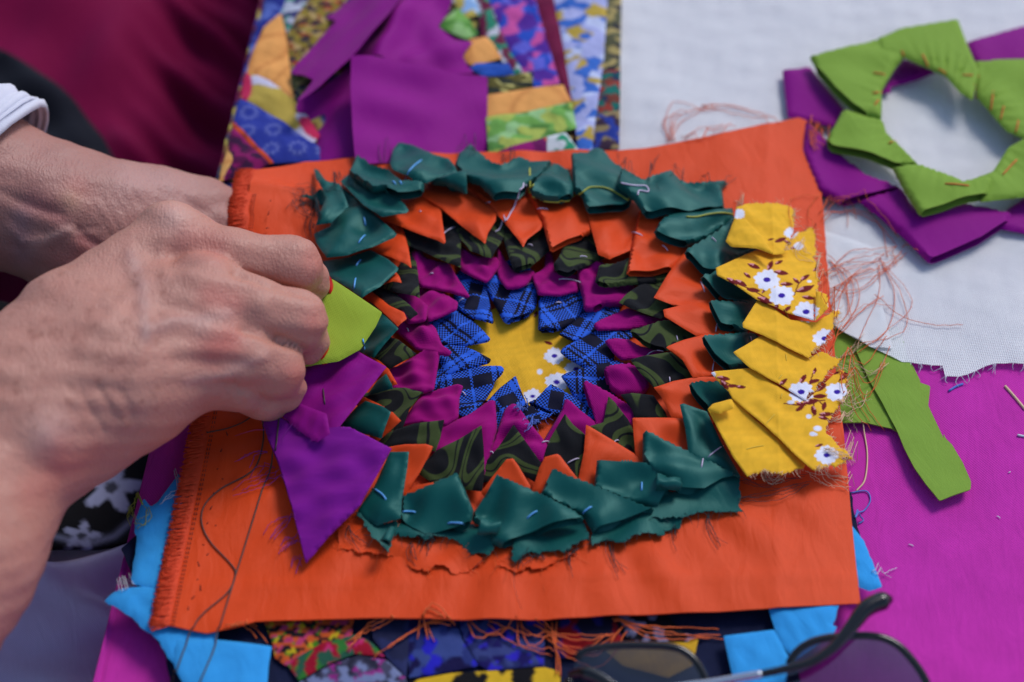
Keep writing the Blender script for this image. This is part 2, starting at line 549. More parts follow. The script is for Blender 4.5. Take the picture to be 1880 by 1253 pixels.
def cloth(name, poly, zf, mat, parent=None, h=0.0012, opened=(), raw=(), double=False, t=0.0006, puff=0.0008, R=0.0008,
          wr=0.0002, wl=0.008, thick=0.0004, uvdir=None, paint=None, seed=0, corner=3.0, jit=0.0, extra=None, dents=False, keep=True, gap=1.0, crisp=True):
    poly = [tuple(p[:2]) for p in poly]
    out, of, coarse = outline(poly, zf, h, corner, raw, opened, jit, seed)
    v, f = fill(out, h, seed)
    nxt = np.roll(out, -1, 0)
    W = Waves(seed * 7 + 1, wl)
    zb = zf(v)
    dz_ = wr * W(v)
    if dents: dz_ = dz_ + dent(v)
    if extra is not None: dz_ = dz_ + extra(v)
    if double:                             # a pressed fold stays straight; the cloth between folds billows
        d = seg_dist(v, *coarse) if len(coarse[0]) else np.full(len(v), 1.0)
        dz_ = dz_ * (1 - np.exp(-(d / 0.0026) ** 1.5))
    zb = zb + dz_
    ang = uvdir if uvdir is not None else 0.3
    c, s = math.cos(ang), math.sin(ang)
    g = np.random.default_rng(seed + 99)
    off = g.uniform(0, 1, 2) if mat in (M['plaid'], M['camo']) else np.zeros(2)
    uv = np.stack([v[:, 0] * c + v[:, 1] * s, -v[:, 0] * s + v[:, 1] * c], 1) + off
    if double:
        x = np.clip(d / R, 0, 1); E = np.sqrt(np.maximum(0, 1 - (1 - x) ** 2))
        top = zb + E * t * gap + puff * (1 - np.exp(-d / 0.0035)) * E
        bot = zb - E * t * gap
        on = d < 2e-7
        n = len(v)
        bi = np.where(on, np.arange(n), n + np.cumsum(~on) - 1)
        V = np.concatenate([np.column_stack([v, top]), np.column_stack([v, bot])[~on]])
        Ff = list(f) + [(int(bi[q[0]]), int(bi[q[2]]), int(bi[q[1]])) for q in f]
        Ff = [q for q in Ff if len(set(q)) == 3]
        # triangles wholly on the fold line would be doubled
        Ff = list(f) + [q for q, src in zip([(int(bi[q[0]]), int(bi[q[2]]), int(bi[q[1]])) for q in f], f) if not (on[src[0]] and on[src[1]] and on[src[2]])]
        UV = np.concatenate([uv, uv[~on]])
    else:
        V = np.column_stack([v, zb]); Ff = f; UV = uv
    o = mesh_obj(name, V, Ff, mat, parent)
    set_uv(o.data, UV)
    if paint is not None: set_print(o.data, paint(V))
    if thick: solidify(o, thick)
    if crisp:
        es = o.modifiers.new('pressed_edges', 'EDGE_SPLIT'); es.split_angle = math.radians(62)
    if keep: remember(V, Ff, o)
    LAST[0] = o
    o_out = np.column_stack([out, zf(out) + wr * Waves(seed * 7 + 1, wl)(out) + (extra(out) if extra is not None else 0)])
    return o, o_out, of


def tube_data(pts, r, sides=5, taper=1.0, closed=False):
    pts = np.asarray(pts, float); n = len(pts)
    tg = np.gradient(pts, axis=0); tg /= np.linalg.norm(tg, axis=1)[:, None] + 1e-12
    up = np.array([0.13, 0.21, 0.97]); a = np.cross(tg, up); a /= np.linalg.norm(a, axis=1)[:, None] + 1e-12
    b = np.cross(tg, a)
    rr = np.full(n, r) if np.isscalar(r) else np.asarray(r)
    rr = rr * np.linspace(1, taper, n)
    V = []
    for k in range(sides):
        th = 2 * math.pi * k / sides
        V.append(pts + (a * math.cos(th) + b * math.sin(th)) * rr[:, None])
    V = np.stack(V, 1).reshape(-1, 3)
    Fs = []
    for i in range(n - 1):
        for k in range(sides):
            k2 = (k + 1) % sides
            Fs.append((i * sides + k, i * sides + k2, (i + 1) * sides + k2, (i + 1) * sides + k))
    Fs.append(tuple(range(sides))[::-1]); Fs.append(tuple((n - 1) * sides + k for k in range(sides)))
    return V, Fs


def smooth_line(pts, n):
    pts = np.asarray(pts, float)
    if len(pts) < 3:
        t = np.linspace(0, 1, n)[:, None]; return pts[0] * (1 - t) + pts[-1] * t
    P_ = np.concatenate([[2 * pts[0] - pts[1]], pts, [2 * pts[-1] - pts[-2]]])
    out = []
    m = len(pts) - 1
    for u in np.linspace(0, m - 1e-6, n):
        i = int(u); t = u - i
        p0, p1, p2, p3 = P_[i:i + 4]
        out.append(0.5 * ((2 * p1) + (-p0 + p2) * t + (2 * p0 - 5 * p1 + 4 * p2 - p3) * t * t + (-p0 + 3 * p1 - 3 * p2 + p3) * t ** 3))
    return np.array(out)


class Bundle:
    """many fine threads joined to one mesh"""
    def __init__(self): self.V, self.F, self.n = [], [], 0
    def add(self, pts, r, sides=4, taper=0.7):
        v, f = tube_data(pts, r, sides, taper)
        self.V.append(v); self.F += [tuple(i + self.n for i in q) for q in f]; self.n += len(v)
    def build(self, name, mat, parent=None, kind='stuff'):
        o = mesh_obj(name, np.concatenate(self.V), self.F, mat, parent)
        if kind: o['kind'] = kind
        return o

# ------------------------------------------------------------------ the setting: ground, table, tablecloth
Z0 = 0.010                                 # height of the orange panel above the table
flat = lambda z: (lambda xy: np.full(len(xy), z))


def grid_sheet(name, corners, n, zf, mat, parent=None, thick=0.0):
    nx, ny = n
    c = np.array(corners, float)
    u, v = np.meshgrid(np.linspace(0, 1, nx), np.linspace(0, 1, ny))
    u = u.ravel()[:, None]; v = v.ravel()[:, None]
    xy = (c[0] * (1 - u) + c[1] * u) * (1 - v) + (c[3] * (1 - u) + c[2] * u) * v
    V = np.column_stack([xy, zf(xy)])
    Fs = [(j * nx + i, j * nx + i + 1, (j + 1) * nx + i + 1, (j + 1) * nx + i) for j in range(ny - 1) for i in range(nx - 1)]
    o = mesh_obj(name, V, Fs, mat, parent)
    set_uv(o.data, xy)
    if thick: solidify(o, thick)
    return o


g = grid_sheet('ground', [(-4, -4), (4, -4), (4, 4), (-4, 4)], (3, 3), flat(-0.74), M['ground'])
tag(g, kind='structure')

# the table's edge runs along x = 490 - 0.2417 y of the photograph
e0, e1 = P1(490, 0, 0)[:2], P1(190, 1241, 0)[:2]
ed = (e0 - e1) / np.linalg.norm(e0 - e1)
en = np.array([ed[1], -ed[0]])             # pointing over the table
near, far = e1 - ed * 0.25, e0 + ed * 0.45
tab = empty('table', (*((near + far) / 2 + en * 0.4), -0.74), 'table under the magenta cloth', 'table')


def box(name, c4, z0, z1, mat, parent):
    V = [(x, y, z0) for x, y in c4] + [(x, y, z1) for x, y in c4]
    Fs = [(3, 2, 1, 0), (4, 5, 6, 7), (0, 1, 5, 4), (1, 2, 6, 5), (2, 3, 7, 6), (3, 0, 4, 7)]
    return mesh_obj(name, V, Fs, mat, parent, False)


ins = 0.004
c4 = [near + en * ins, near + en * 0.8, far + en * 0.8, far + en * ins]
box('tabletop', c4, -0.03, -0.008, M['wood'], tab)
for a, b in ((0.06, 0.06), (0.06, 0.94), (0.94, 0.06), (0.94, 0.94)):
    q = near + ed * a * np.linalg.norm(far - near) + en * b * 0.8
    box('leg', [q + ed * sx * 0.02 + en * sy * 0.02 for sx, sy in ((-1, -1), (-1, 1), (1, 1), (1, -1))][::-1], -0.74, -0.03, M['wood'], tab)

# tablecloth: one sheet, rolled over the table's edge and hanging
us = np.concatenate([np.linspace(-0.34, -0.012, 14), np.linspace(-0.010, 0.012, 12), np.linspace(0.02, 0.80, 60)])
vs_ = np.linspace(0, 1, 90)
wv = Waves(21, 0.16); wv2 = Waves(22, 0.012)
V, UV = [], []
for v_ in vs_:
    base = near + (far - near) * v_
    for u_ in us:
        if u_ < 0:                           # hanging part
            k = min(-u_ / 0.010, 1.0)
            x = -0.004 * math.sin(k * math.pi / 2); z = -0.004 * (1 - math.cos(k * math.pi / 2)) + min(0, u_ + 0.010)
            x -= 0.012 * math.sin(v_ * 60) * min(1, max(0, -u_ - 0.03) * 6)
        else:
            x, z = u_, 0.0
        q = base + en * x
        V.append((q[0], q[1], z)); UV.append((u_, v_ * np.linalg.norm(far - near)))
V = np.array(V)
top = V[:, 2] > -0.001
V[top, 2] += (0.0013 * wv(V[:, :2]) + 0.0004 * Waves(23, 0.05)(V[:, :2]) + 0.0001 * wv2(V[:, :2]))[top] - 0.0016
nx = len(us)
Fs = [(j * nx + i, j * nx + i + 1, (j + 1) * nx + i + 1, (j + 1) * nx + i) for j in range(len(vs_) - 1) for i in range(nx - 1)]
tc_o = mesh_obj('tablecloth', V, Fs, M['table'])
set_uv(tc_o.data, UV); remember(V, Fs, tc_o)
tag(tc_o, 'bright magenta cotton tablecloth spread under all the fabric', 'tablecloth')

# ------------------------------------------------------------------ prints (flat patterns dyed into the cloth)
def lerp(a, b, t): return np.asarray(a)[None] * (1 - t[:, None]) + np.asarray(b)[None] * t[:, None]
def sstep(x, a, b): x = np.clip((x - a) / (b - a), 0, 1); return x * x * (3 - 2 * x)


def blobs(xy, seed, size, density=0.5):
    w1, w2 = Waves(seed, size), Waves(seed + 1, size * 0.6)
    return sstep(w1(xy) + 0.5 * w2(xy), 0.1 - (density - 0.5), 0.25 - (density - 0.5))


def speckle(base, cols, seed, size=0.005, dens=0.42):
    def f(V):
        xy = V[:, :2]
        c = np.tile(np.array(base)[None], (len(xy), 1))
        for i, k in enumerate(cols):
            m = blobs(xy, seed * 13 + i * 5, size * 1.7 * (1 - 0.08 * i), dens)
            c = c * (1 - m[:, None]) + np.array(k)[None] * m[:, None]
        return c
    return f


def rings(base, ink, seed, step=0.011, r0=0.0026, wdt=0.0008):
    def f(V):
        xy = V[:, :2]; gx = np.round(xy / step); g = np.abs(np.sin(gx[:, 0] * 12.9 + gx[:, 1] * 78.2)) * 0.25
        d = np.hypot(*(xy - gx * step).T)
        th = np.arctan2(xy[:, 1] - gx[:, 1] * step, xy[:, 0] - gx[:, 0] * step)
        m = np.exp(-((d - r0 * (1 + g)) / wdt) ** 2) * (0.5 + 0.5 * np.sin(th * 9))
        return lerp(base, ink, np.clip(m, 0, 1) * 0.7)
    return f


def veins(base, ink, seed, size=0.006):
    def f(V):
        w_ = Waves(seed, size)(V[:, :2])
        return lerp(base, ink, np.exp(-(w_ / 0.25) ** 2) * 0.6)
    return f


# ------------------------------------------------------------------ patchwork quilt at the far side
QZ = 0.004
quilt = empty('patchwork_quilt', (*P1(780, 150, 0)[:2], 0.0), 'patchwork quilt of many bright prints lying beyond the orange panel', 'quilt')
A = lambda pts: Q(400, 0, 3.76, pts)
B = lambda pts: Q(840, 0, 3.76, pts)
qbase = [(488, -260), (1140, -260), (1137, 0), (1135, 420), (700, 420), (388, 420), (398, 322), (442, 150), (476, 10), (486, -100)]
qpuff = Waves(5, 0.025)
qz = lambda xy: QZ + 0.0006 * qpuff(xy)
cloth('backing', qbase, lambda xy: qz(xy) - 0.0016, M['print'], quilt, h=0.003, thick=0.002, paint=speckle(S(30, 34, 92), [S(46, 60, 150), S(196, 178, 90), S(120, 40, 60)], 3, 0.006), seed=1)
OR, GR, MR = S(246, 172, 96), S(120, 176, 84), S(120, 22, 66)
PATCHES = [
    (A([(330, -20), (480, -20), (430, 100), (300, 215), (225, 430), (205, 500), (190, 490), (280, 180)]), speckle(S(40, 52, 140), [S(90, 110, 190)], 1, 0.006)),
    (A([(440, 95), (500, 480), (530, 700), (360, 560), (205, 505), (225, 430), (320, 200)]), veins(OR, S(204, 120, 60), 4, 0.02)),
    (A([(480, -20), (640, -20), (485, 225), (438, 95)]), speckle(S(188, 192, 210), [S(60, 150, 120), S(60, 60, 110)], 9, 0.006, 0.35)),
    (A([(640, -20), (900, -20), (760, 200), (600, 400), (500, 480), (488, 230)]), speckle(S(96, 62, 40), [S(176, 60, 40), S(200, 170, 110), S(60, 50, 60), S(150, 130, 50)], 12, 0.0045)),
    (A([(500, 490), (700, 330), (740, 520), (640, 700), (535, 700)]), speckle(S(110, 110, 60), [S(30, 60, 80), S(190, 170, 110), S(70, 40, 40)], 17, 0.0045)),
    (A([(200, 508), (358, 566), (530, 706), (700, 930), (640, 1000), (380, 800), (165, 680)]), speckle(S(196, 170, 78), [S(206, 202, 226), S(206, 44, 92)], 19, 0.016, 0.36)),
    (A([(160, 690), (380, 805), (690, 1010), (720, 1110), (385, 1118), (120, 845)]), rings(S(48, 62, 160), S(150, 160, 220), 3)),
    (A([(118, 850), (382, 1118), (350, 1125), (105, 885)]), veins(S(214, 78, 40), S(30, 24, 40), 6, 0.03)),
    (A([(104, 892), (345, 1128), (200, 1200), (30, 1240), (60, 1090), (85, 960)]), speckle(S(140, 20, 96), [S(90, 16, 70), S(60, 20, 60)], 23, 0.007)),
    (A([(70, 1010), (150, 1110), (40, 1240), (10, 1250)]), veins(S(230, 172, 100), S(200, 120, 60), 7, 0.02)),
    (B([(-160, 190), (10, 60), (135, 235), (60, 265)]), speckle(GR, [S(160, 206, 130), S(84, 140, 60)], 31, 0.008)),
    (B([(-60, -20), (120, -20), (160, 90), (60, 120), (0, 40)]), speckle(S(150, 190, 236), [S(206, 226, 250), S(196, 176, 84)], 33, 0.008)),
    (B([(120, -20), (215, -20), (340, 300), (445, 490), (380, 510), (180, 260), (150, 120)]), speckle(S(112, 30, 66), [S(206, 206, 216), S(50, 140, 110)], 35, 0.0055)),
    (B([(210, -20), (535, -20), (600, 200), (700, 570), (510, 600), (445, 470), (340, 300)]), speckle(S(40, 78, 190), [S(104, 104, 214), S(206, 84, 160), S(84, 40, 150)], 38, 0.0075)),
    (B([(520, -20), (660, -20), (722, 300), (790, 700), (745, 650), (615, 300)]), veins(MR, S(100, 16, 56), 40, 0.03)),
    (B([(660, -20), (1040, -20), (1010, 420), (960, 800), (935, 1030), (830, 1030), (800, 700), (724, 300)]), speckle(S(60, 110, 200), [S(206, 214, 246), S(196, 166, 70), S(180, 184, 232)], 42, 0.011, 0.46)),
    (B([(1035, -20), (1130, -20), (1120, 480), (1000, 490)]), speckle(S(96, 96, 70), [S(50, 50, 60), S(180, 160, 100)], 46, 0.005)),
    (B([(1000, 495), (1120, 490), (1115, 760), (965, 790)]), speckle(S(120, 60, 50), [S(30, 60, 90), S(160, 60, 50), S(20, 110, 100)], 48, 0.006)),
    (B([(962, 800), (1115, 770), (1110, 1020), (936, 1030)]), speckle(S(150, 130, 90), [S(60, 40, 60), S(40, 60, 150)], 50, 0.007)),
    (B([(30, 400), (90, 280), (200, 262), (300, 400), (110, 445)]), veins(OR, S(210, 130, 70), 52, 0.02)),
    (B([(95, 475), (130, 440), (340, 440), (385, 512), (180, 522)]), veins(S(46, 92, 190), S(30, 60, 140), 53, 0.02)),
    (B([(200, 545), (520, 500), (515, 600), (225, 655)]), speckle(S(96, 88, 40), [S(196, 186, 110), S(40, 46, 40)], 55, 0.0045)),
    (B([(205, 662), (720, 590), (775, 700), (425, 782), (205, 805)]), veins(OR, S(206, 130, 70), 57, 0.025)),
    (B([(205, 812), (425, 790), (780, 708), (812, 885), (555, 962), (225, 1060)]), speckle(GR, [S(158, 204, 140), S(88, 140, 66), S(176, 190, 90)], 59, 0.008)),
    (B([(615, 950), (740, 926), (830, 1035), (620, 1060)]), speckle(S(222, 226, 230), [S(40, 150, 110)], 61, 0.006, 0.4)),
    (B([(300, 1040), (440, 1000), (612, 945), (612, 1060), (300, 1090)]), speckle(S(150, 20, 110), [S(214, 84, 50), S(110, 20, 90)], 63, 0.008)),
]
def widen(pl, k):
    q = np.array(pl, float); c_ = q.mean(0); d_ = q - c_
    return [tuple(p) for p in c_ + d_ * (1 + k / np.maximum(np.hypot(*d_.T), 1))[:, None]]


for i, (pl, pn) in enumerate(PATCHES):
    pl = widen(pl, 3.0)
    cloth('patch', pl, (lambda k: (lambda xy: qz(xy) + 0.00006 * k))(i), M['print'], quilt, h=0.0011, double=True, t=0.0002, puff=0.0009, R=0.001, thick=0.0, paint=pn, seed=100 + i, corner=2, wr=0.0002)

# ------------------------------------------------------------------ purple scraps on the quilt
def plane_px(a, b, c):
    """z plane through three (px, py, z)"""
    q = np.array([P1(*p) for p in (a, b, c)])
    m = np.linalg.solve(np.column_stack([q[:, :2], np.ones(3)]), q[:, 2])
    return lambda xy: xy @ m[:2] + m[2]


cloth('purple_scrap', A([(500, 500), (700, 270), (820, 160), (700, 100), (900, 0), (1000, -60), (1290, -60), (1130, 150), (960, 350), (910, 400), (700, 600), (560, 700), (545, 690), (660, 545)]),
      plane_px((533, 130, 0.008), (690, -10, 0.012), (640, 110, 0.021)), M['purple'], h=0.0016, thick=0.0004, wr=0.0006, wl=0.02, seed=201)
tag(LAST[0], 'purple fabric strip slanting towards the orange diamond patch of the quilt', 'fabric scrap', 'purple scraps on the quilt')
cloth('purple_scrap', A([(860, 380), (960, 200), (1090, -60), (1640, -60), (1600, 60), (1520, 180), (1640, 260), (1760, 310), (1690, 390), (1770, 500), (1500, 500), (1140, 440)]),
      lambda xy: plane_px((650, 110, 0.012), (860, 90, 0.007), (800, 0, 0.008))(xy), M['purple'], h=0.0016, thick=0.0004, wr=0.0011, wl=0.022, seed=202,
      extra=lambda xy: 0.007 * np.exp(-((xy[:, 0] - P1(716, 70, 0.01)[0] - 0.3 * (xy[:, 1] - P1(716, 70, 0.01)[1])) / 0.006) ** 2) - 0.004 * np.exp(-((xy[:, 0] - P1(670, 90, 0.01)[0]) / 0.009) ** 2))
tag(LAST[0], 'purple fabric scrap with jagged end beside the green patch, farthest of the purple pieces', 'fabric scrap', 'purple scraps on the quilt')
cloth('purple_scrap', A([(535, 735), (560, 690), (700, 590), (910, 395), (925, 420), (935, 900), (950, 1080), (700, 1110), (640, 1020), (690, 930), (600, 850)]),
      lambda xy: plane_px((545, 195, 0.0065), (645, 110, 0.010), (640, 280, 0.006))(xy), M['purple'], h=0.0014, thick=0.0004, wr=0.0004, wl=0.02, seed=203,
      extra=lambda xy: -0.0045 * np.exp(-((xy[:, 0] - P1(612, 170, 0.006)[0] - 0.35 * (xy[:, 1] - P1(612, 170, 0.006)[1])) / 0.008) ** 2))
tag(LAST[0], 'narrow purple fabric piece with a shaded hollow, under the square purple scrap', 'fabric scrap', 'purple scraps on the quilt')
cloth('purple_scrap', A([(920, 385), (1140, 420), (1500, 480), (1862, 528), (1860, 800), (1885, 1100), (1500, 1110), (950, 1130), (930, 900), (915, 600)]),
      lambda xy: plane_px((645, 102, 0.024), (895, 140, 0.009), (780, 285, 0.0078))(xy), M['purple'], h=0.0014, thick=0.0004, wr=0.0005, wl=0.03, seed=204,
      extra=lambda xy: 0.001 * Waves(9, 0.03)(xy))
tag(LAST[0], 'square flat purple fabric scrap touching the teal points of the orange panel', 'fabric scrap', 'purple scraps on the quilt')

# ------------------------------------------------------------------ muslin, with its frayed edge
mus_z = lambda xy: 0.0026 + 0.0005 * Waves(31, 0.05)(xy)
mus, mo, mf = cloth('muslin_cloth', [(1135, -320), (2150, -320), (2150, 672), (1880, 668), (1825, 668), (1790, 682), (1762, 692), (1735, 691), (1731, 671), (1690, 668), (1655, 664), (1600, 638), (1540, 606), (1500, 560), (1440, 330), (1135, 320)],
                    mus_z, M['muslin'], h=0.003, thick=0.0, raw=(2, 3, 4, 5, 6, 7, 8, 9), jit=0.0004, seed=301, uvdir=0.06)
tag(mus, 'white open weave muslin cloth with ragged edge lying on the magenta tablecloth', 'muslin cloth')
bn = Bundle(); gr = np.random.default_rng(5)
for q, fl in zip(mo, mf):
    if fl == 2 and gr.random() < 0.75:
        L = gr.uniform(0.0008, 0.004); a = gr.normal(-1.6, 0.5)
        e = q + np.array([math.cos(a), math.sin(a), 0]) * L; e[2] = 0.0012
        m_ = (q + e) / 2 + gr.normal(0, 0.0006, 3) * np.array([1, 1, 0.2])
        bn.add(smooth_line([q, m_, e], 5), 0.00014)
bn.build('fraying', M['t_muslin'], mus)
cloth('folded_corner', [(1500, 420), (1600, 452), (1608, 500), (1620, 560), (1640, 640), (1600, 637), (1540, 604), (1500, 560)], lambda xy: mus_z(xy) + 0.0012, M['muslin'], mus, h=0.003, thick=0.0, seed=302, uvdir=0.5)

# ------------------------------------------------------------------ leaf green strips
cloth('green_strip', [(1528, 590), (1660, 640), (1690, 700), (1660, 800), (1637, 787), (1590, 776), (1520, 776)], flat(0.0011), M['leaf'], h=0.003, thick=0.0005, seed=311, wr=0.0001)
tag(LAST[0], 'leaf green strip mostly hidden under the longer green strip and yellow points', 'fabric strip', 'green strips beside the panel')
cloth('green_strip', [(1640, 640), (1683, 700), (1708, 709), (1703, 757), (1697, 745), (1690, 770), (1660, 760)], flat(0.0016), M['leaf'], h=0.002, thick=0.0005, seed=312, wr=0.0001)
tag(LAST[0], 'small green corner poking out beside the long green strip', 'fabric strip', 'green strips beside the panel')
cloth('green_strip', [(1570, 640), (1600, 600), (1650, 600), (1672, 668), (1690, 715), (1717, 772), (1733, 806), (1732, 796), (1737, 806), (1748, 816), (1768, 850), (1783, 884), (1782, 899), (1750, 910), (1725, 920), (1700, 890), (1679, 860), (1660, 822), (1645, 788), (1620, 740), (1595, 696)],
      lambda xy: 0.0022 + 0 * xy[:, 0], M['leaf'], h=0.0025, thick=0.0005, seed=313, wr=0.0002, wl=0.02)
tag(LAST[0], 'long leaf green fabric strip slanting out from under the muslin', 'fabric strip', 'green strips beside the panel')

# ------------------------------------------------------------------ the two sewn rings on the muslin
Rg = lambda pts: Q(1380, 0, 2.506, pts)
rgc = P1(1733, 228, 0.01)[:2]


def gathers(xy):
    """puckers where the running stitch pulls the inner edge"""
    d = (xy - rgc) / np.array([0.026, 0.034]); r = np.hypot(*d.T); a_ = np.arctan2(d[:, 1], d[:, 0])
    k = np.exp(-np.clip(r - 1.0, 0, 9) / 0.16)
    return 0.0006 * k * (np.sin(a_ * 44) + 0.6 * np.sin(a_ * 71 + 1))


ring_u = empty('purple_ring', (*P1(1700, 260, 0)[:2], 0.003), 'purple ring of folded fabric lying under the green ring', 'fabric ring')
for i, (pl, op, za, zb) in enumerate([
    ([(140, 325), (270, 310), (430, 510), (380, 590), (250, 560), (165, 540)], (), 0.0055, 0.006),
    ([(990, 195), (1253, 120), (1420, 90), (1420, 290), (1253, 300), (1040, 300), (1000, 240)], (), 0.0055, 0.006),
    ([(590, 430), (690, 270), (860, 330), (760, 372), (640, 402), (640, 430)], (), 0.0045, 0.005),
    ([(1250, 600), (1480, 620), (1480, 960), (1250, 960)], (), 0.0045, 0.005),
    ([(250, 560), (420, 720), (520, 810), (690, 870), (560, 912), (400, 942), (300, 880), (230, 700)], (3, 4), 0.006, 0.006),
    ([(1180, 960), (1253, 915), (1420, 900), (1420, 1100), (1253, 1077), (1120, 1052)], (), 0.005, 0.005),
    ([(490, 930), (690, 868), (750, 970), (950, 940), (1200, 985), (1185, 1020), (1050, 1110), (810, 1207), (700, 1100), (560, 980)], (5, 6), 0.0065, 0.0065)]):
    cloth('folded_segment', Rg(pl), flat((za + zb) / 2), M['purple'], ring_u, h=0.0016, double=True, opened=op, t=0.0011, puff=0.0008, R=0.0012, thick=0.0004, seed=320 + i, wr=0.0007, wl=0.026, gap=1.8 if op else 1.0, extra=gathers)
ring_g = empty('green_ring', (*P1(1720, 220, 0)[:2], 0.003), 'leaf green ring of folded fabric with orange stitches on the muslin', 'fabric ring')
for i, (pl, op) in enumerate([
    ([(1020, 285), (1253, 272), (1420, 300), (1420, 660), (1253, 642), (1170, 605), (1100, 525), (1035, 450)], ()),
    ([(265, 265), (575, 190), (720, 250), (650, 330), (600, 420), (598, 552), (540, 545), (470, 500), (380, 420), (290, 310)], (6, 7, 8)),
    ([(576, 180), (690, 130), (950, 90), (990, 200), (1045, 330), (1015, 465), (960, 430), (890, 352), (800, 312), (700, 268), (590, 252)], ()),
    ([(340, 650), (420, 510), (540, 550), (605, 560), (622, 620), (700, 690), (772, 766), (700, 772), (500, 720), (370, 680)], (7, 8, 9)),
    ([(990, 835), (1110, 790), (1180, 680), (1253, 640), (1420, 620), (1420, 900), (1253, 910), (1050, 932), (1060, 870)], ()),
    ([(645, 775), (770, 765), (850, 790), (970, 842), (1010, 832), (1115, 818), (1090, 900), (950, 932), (770, 990), (700, 880)], (6, 7))]):
    cloth('folded_segment', Rg(pl), (lambda k: (lambda xy: 0.0115 + 0.0012 * (k % 3) + 0 * xy[:, 0]))(i), M['leaf'], ring_g, h=0.0014, double=True, opened=op, t=0.0011, puff=0.0007, R=0.0012, thick=0.0004, seed=340 + i, wr=0.0006, wl=0.026, gap=1.8 if op else 1.0, extra=gathers)

# ------------------------------------------------------------------ denim panel under the orange panel
DZ = 0.0045
den = empty('denim_panel', (*P1(900, 1150, 0)[:2], 0.0), 'dark denim panel with bright patches and sky blue points under the orange panel', 'quilt block')
dzf = lambda xy: DZ + 0.0004 * Waves(41, 0.03)(xy)
cloth('denim_backing', [(345, 880), (300, 930), (247, 985), (222, 1008), (244, 1055), (262, 1120), (300, 1190), (335, 1330), (500, 1420), (1420, 1420), (1470, 1250), (1440, 1130), (1590, 1040), (1560, 900)],
      lambda xy: dzf(xy) - 0.0012, M['denim'], den, h=0.003, thick=0.0015, raw='all', jit=0.0003, seed=401)
D = lambda pts: Q(480, 1090, 3.615, pts)
NE = S(20, 18, 26)
for i, (pl, pn) in enumerate([
    (D([(-10, 130), (620, 130), (600, 290), (400, 330), (160, 480), (90, 430), (60, 300)]), speckle(NE, [S(60, 130, 30), S(206, 180, 30), S(190, 60, 110), S(24, 22, 30), S(210, 90, 40)], 71, 0.0036, 0.36)),
    (D([(160, 460), (400, 330), (620, 270), (740, 330), (820, 420), (620, 400), (420, 480), (250, 580)]), speckle(S(160, 14, 44), [S(200, 44, 110), S(50, 120, 50), S(40, 90, 70)], 73, 0.0055, 0.36)),
    (D([(250, 590), (420, 490), (640, 410), (830, 440), (960, 560), (980, 760), (300, 800)]), speckle(S(70, 70, 96), [S(150, 40, 130), S(40, 40, 60), S(120, 130, 170)], 75, 0.005)),
    (D([(720, 150), (1000, 140), (960, 560), (830, 420), (740, 300)]), speckle(S(34, 38, 72), [S(44, 50, 96)], 77, 0.006)),
    (D([(960, 150), (1280, 130), (1330, 300), (1440, 480), (1250, 520), (980, 560)]), speckle(S(40, 52, 116), [S(40, 36, 190), S(22, 18, 70), S(60, 76, 140)], 79, 0.007)),
    (D([(1290, 130), (1880, 140), (1880, 480), (1500, 510), (1440, 470), (1340, 300)]), speckle(S(38, 46, 100), [S(50, 40, 190), S(26, 20, 90), S(60, 70, 130)], 81, 0.005)),
    (D([(980, 580), (1250, 530), (1500, 515), (1880, 490), (1990, 520), (1960, 800), (990, 800)]), speckle(S(222, 178, 40), [S(16, 14, 20)], 83, 0.008, 0.5)),
    (D([(1890, 140), (2350, 150), (2400, 300), (2200, 420), (1980, 430), (1890, 330)]), speckle(S(26, 26, 52), [S(40, 36, 120), S(150, 20, 30)], 85, 0.008, 0.34)),
    (D([(2360, 150), (2680, 130), (2800, 260), (2900, 290), (2820, 340), (2500, 330), (2420, 290)]), speckle(S(16, 16, 26), [S(150, 150, 190)], 87, 0.005, 0.3)),
    (D([(2250, 350), (2380, 320), (2900, 300), (2860, 480), (2700, 560), (2400, 480)]), speckle(S(214, 166, 40), [S(226, 176, 40)], 89, 0.008, 0.3)),
]):
    cloth('patch', pl, lambda xy: dzf(xy) + 0.0003, M['print'], den, h=0.0011, double=True, t=0.0002, puff=0.0006, R=0.001, thick=0.0, paint=pn, seed=420 + i, corner=2, wr=0.0002)
L4 = lambda pts: Q(180, 850, 3.109, pts)
R6 = lambda pts: Q(960, 1040, 2.41, pts)
for i, (pl, rw, zz) in enumerate([
    (L4([(460, 60), (440, 90), (340, 225), (300, 250), (262, 203), (235, 262), (205, 400), (222, 420), (190, 690), (330, 730), (480, 650), (520, 200)]), (2, 3, 4, 5, 6, 7), 0.0026),
    (L4([(35, 790), (80, 745), (140, 715), (330, 703), (500, 760), (700, 900), (680, 1012), (560, 1100), (490, 1260), (350, 1020), (220, 910), (110, 830)]), (8, 9, 10, 11), 0.0026),
    (L4([(430, 1000), (680, 1010), (992, 1047), (975, 1150), (955, 1400), (560, 1400), (440, 1180)]), (), 0.0034),
    (R6([(1080, 170), (1400, 170), (1370, 262), (1392, 267), (1362, 312), (1200, 422), (1130, 322)]), (1, 2, 3), 0.0026),
    (R6([(888, 308), (1112, 280), (1175, 400), (1160, 640), (960, 640)]), (), 0.0034),
    ([(1560, 960), (1580, 985), (1602, 1030), (1620, 1078), (1596, 1086), (1570, 1076), (1540, 1040)], (1, 2, 3), 0.0004)]):
    cloth('blue_point', pl, (lambda q: (lambda xy: dzf(xy) + q))(zz), M['cyan'], den, h=0.0016, double=True, t=0.0006, puff=0.0005, R=0.0008, thick=0.0003, raw=rw, jit=0.0003, seed=440 + i, wr=0.0003)

